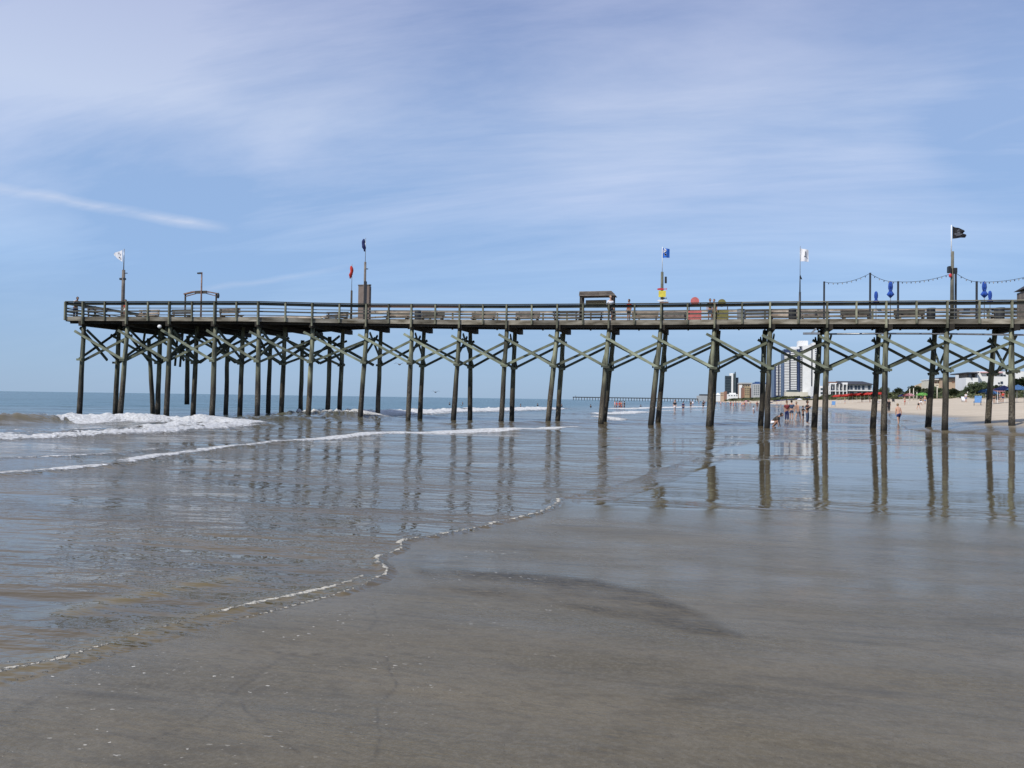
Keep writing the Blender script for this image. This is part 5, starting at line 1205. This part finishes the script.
def vmath(op, a, b):
    n_ = N.new('ShaderNodeVectorMath'); n_.operation = op
    for k_, v_ in enumerate((a, b)):
        if isinstance(v_, (tuple, Vector)): n_.inputs[k_].default_value = tuple(v_)
        else: L.new(v_, n_.inputs[k_])
    return n_
wn = N.new('ShaderNodeTexNoise'); wn.inputs['Scale'].default_value = 7; wn.inputs['Detail'].default_value = 6; L.new(D, wn.inputs['Vector'])
wsub = vmath('SUBTRACT', wn.outputs['Color'], (.5, .5, .5)); wsc = vmath('SCALE', wsub.outputs[0], (0, 0, 0)); wsc.inputs['Scale'].default_value = .07
DW = vmath('ADD', D, wsc.outputs[0]).outputs[0]
# cirrus banks at their bearings in the sky: bearing, elevation, angular radius, weight
for px, py, rad_, wt in ((20, 50, .24, .14), (130, 60, .16, .08), (620, 190, .28, .10), (880, 230, .22, .10), (760, 40, .12, .06), (480, 40, .14, -.10), (120, 170, .15, -.12), (200, 255, .17, -.14), (985, 125, .09, -.10), (330, 215, .09, -.05), (285, 141, .07, .05), (700, 330, .3, .03)):
    c_ = ray(px, py).normalized(); ds_ = vmath('DISTANCE', DW, c_).outputs['Value']
    g_ = rng(N, L, ds_, 0, rad_, wt, 0); N[-1].interpolation_type = 'SMOOTHSTEP'; veil = math_(N, L, 'ADD', veil, g_)
cm = rng(N, L, veil, .455, .675, 0, 1)
# two thin streaks
def streak(p0, p1, wd, st):
    a_ = ray(*p0).normalized(); b_ = ray(*p1).normalized(); n_ = a_.cross(b_).normalized(); m_ = (a_+b_).normalized(); h_ = (a_-b_).length/2
    off = math_(N, L, 'ABSOLUTE', vmath('DOT_PRODUCT', vmath('ADD', D, (lambda q: (setattr(q.inputs['Scale'], 'default_value', .02), q.outputs[0])[1])(vmath('SCALE', wsub.outputs[0], (0, 0, 0)))).outputs[0], n_).outputs['Value'])
    g1 = rng(N, L, off, 0, wd, 1, 0); g2 = rng(N, L, vmath('DISTANCE', D, m_).outputs['Value'], h_*.8, h_*1.15, 1, 0)
    return math_(N, L, 'MULTIPLY', math_(N, L, 'MULTIPLY', math_(N, L, 'MULTIPLY', g1, g2), rng(N, L, c4, .3, .7, .2, 1)), st)
sk = math_(N, L, 'ADD', streak((-60, 178), (216, 227), .008, 1.0), streak((200, 293), (350, 265), .005, .30))
sk = math_(N, L, 'ADD', sk, streak((960, 140), (1060, 105), .004, .12))
def ramp(stops):
    vr = N.new('ShaderNodeValToRGB'); L.new(zz, vr.inputs[0]); e = vr.color_ramp.elements
    e[0].position = stops[0][0]; e[0].color = (*stops[0][1], 1); e[1].position = stops[-1][0]; e[1].color = (*stops[-1][1], 1)
    for p_, c_ in stops[1:-1]: q_ = e.new(p_); q_.color = (*c_, 1)
    m_ = N.new('ShaderNodeMix'); m_.data_type = 'RGBA'; m_.blend_type = 'MULTIPLY'; m_.inputs[0].default_value = 1; L.new(vr.outputs[0], m_.inputs[6]); k_ = 1.07/.09; m_.inputs[7].default_value = (k_, k_, k_, 1); return m_.outputs[2]
clear = ramp(((0, (.32, .45, .63)), (.03, (.32, .465, .67)), (.15, (.30, .47, .765)), (.25, (.315, .47, .76)), (.33, (.34, .475, .76)), (.46, (.285, .375, .645))))
cloud = ramp(((0, (.33, .46, .64)), (.03, (.335, .475, .68)), (.15, (.40, .575, .855)), (.25, (.55, .65, .885)), (.33, (.615, .70, .90)), (.46, (.53, .59, .83))))
mt = N.new('ShaderNodeMix'); mt.data_type = 'RGBA'; mt.blend_type = 'MULTIPLY'; mt.inputs[0].default_value = 1; L.new(sky.outputs[0], mt.inputs[6]); mt.inputs[7].default_value = (1.02, 1.12, 1.22, 1)
air = mixc(N, L, rng(N, L, zz, 0, .5, .90, .7), mt.outputs[2], mixc(N, L, cm, clear, cloud))
col = mixc(N, L, sk, air, tuple(v_/.09 for v_ in (.60, .68, .86)))
L.new(col, bg.inputs['Color']); bg.inputs['Strength'].default_value = .09
S.view_settings.view_transform = 'Standard'; S.view_settings.look = 'None'; S.view_settings.gamma = 1; S.view_settings.exposure = 0
S.render.engine = 'CYCLES'; S.render.resolution_x = 1024; S.render.resolution_y = 768
S.cycles.max_bounces = 5; S.cycles.diffuse_bounces = 2; S.cycles.glossy_bounces = 3
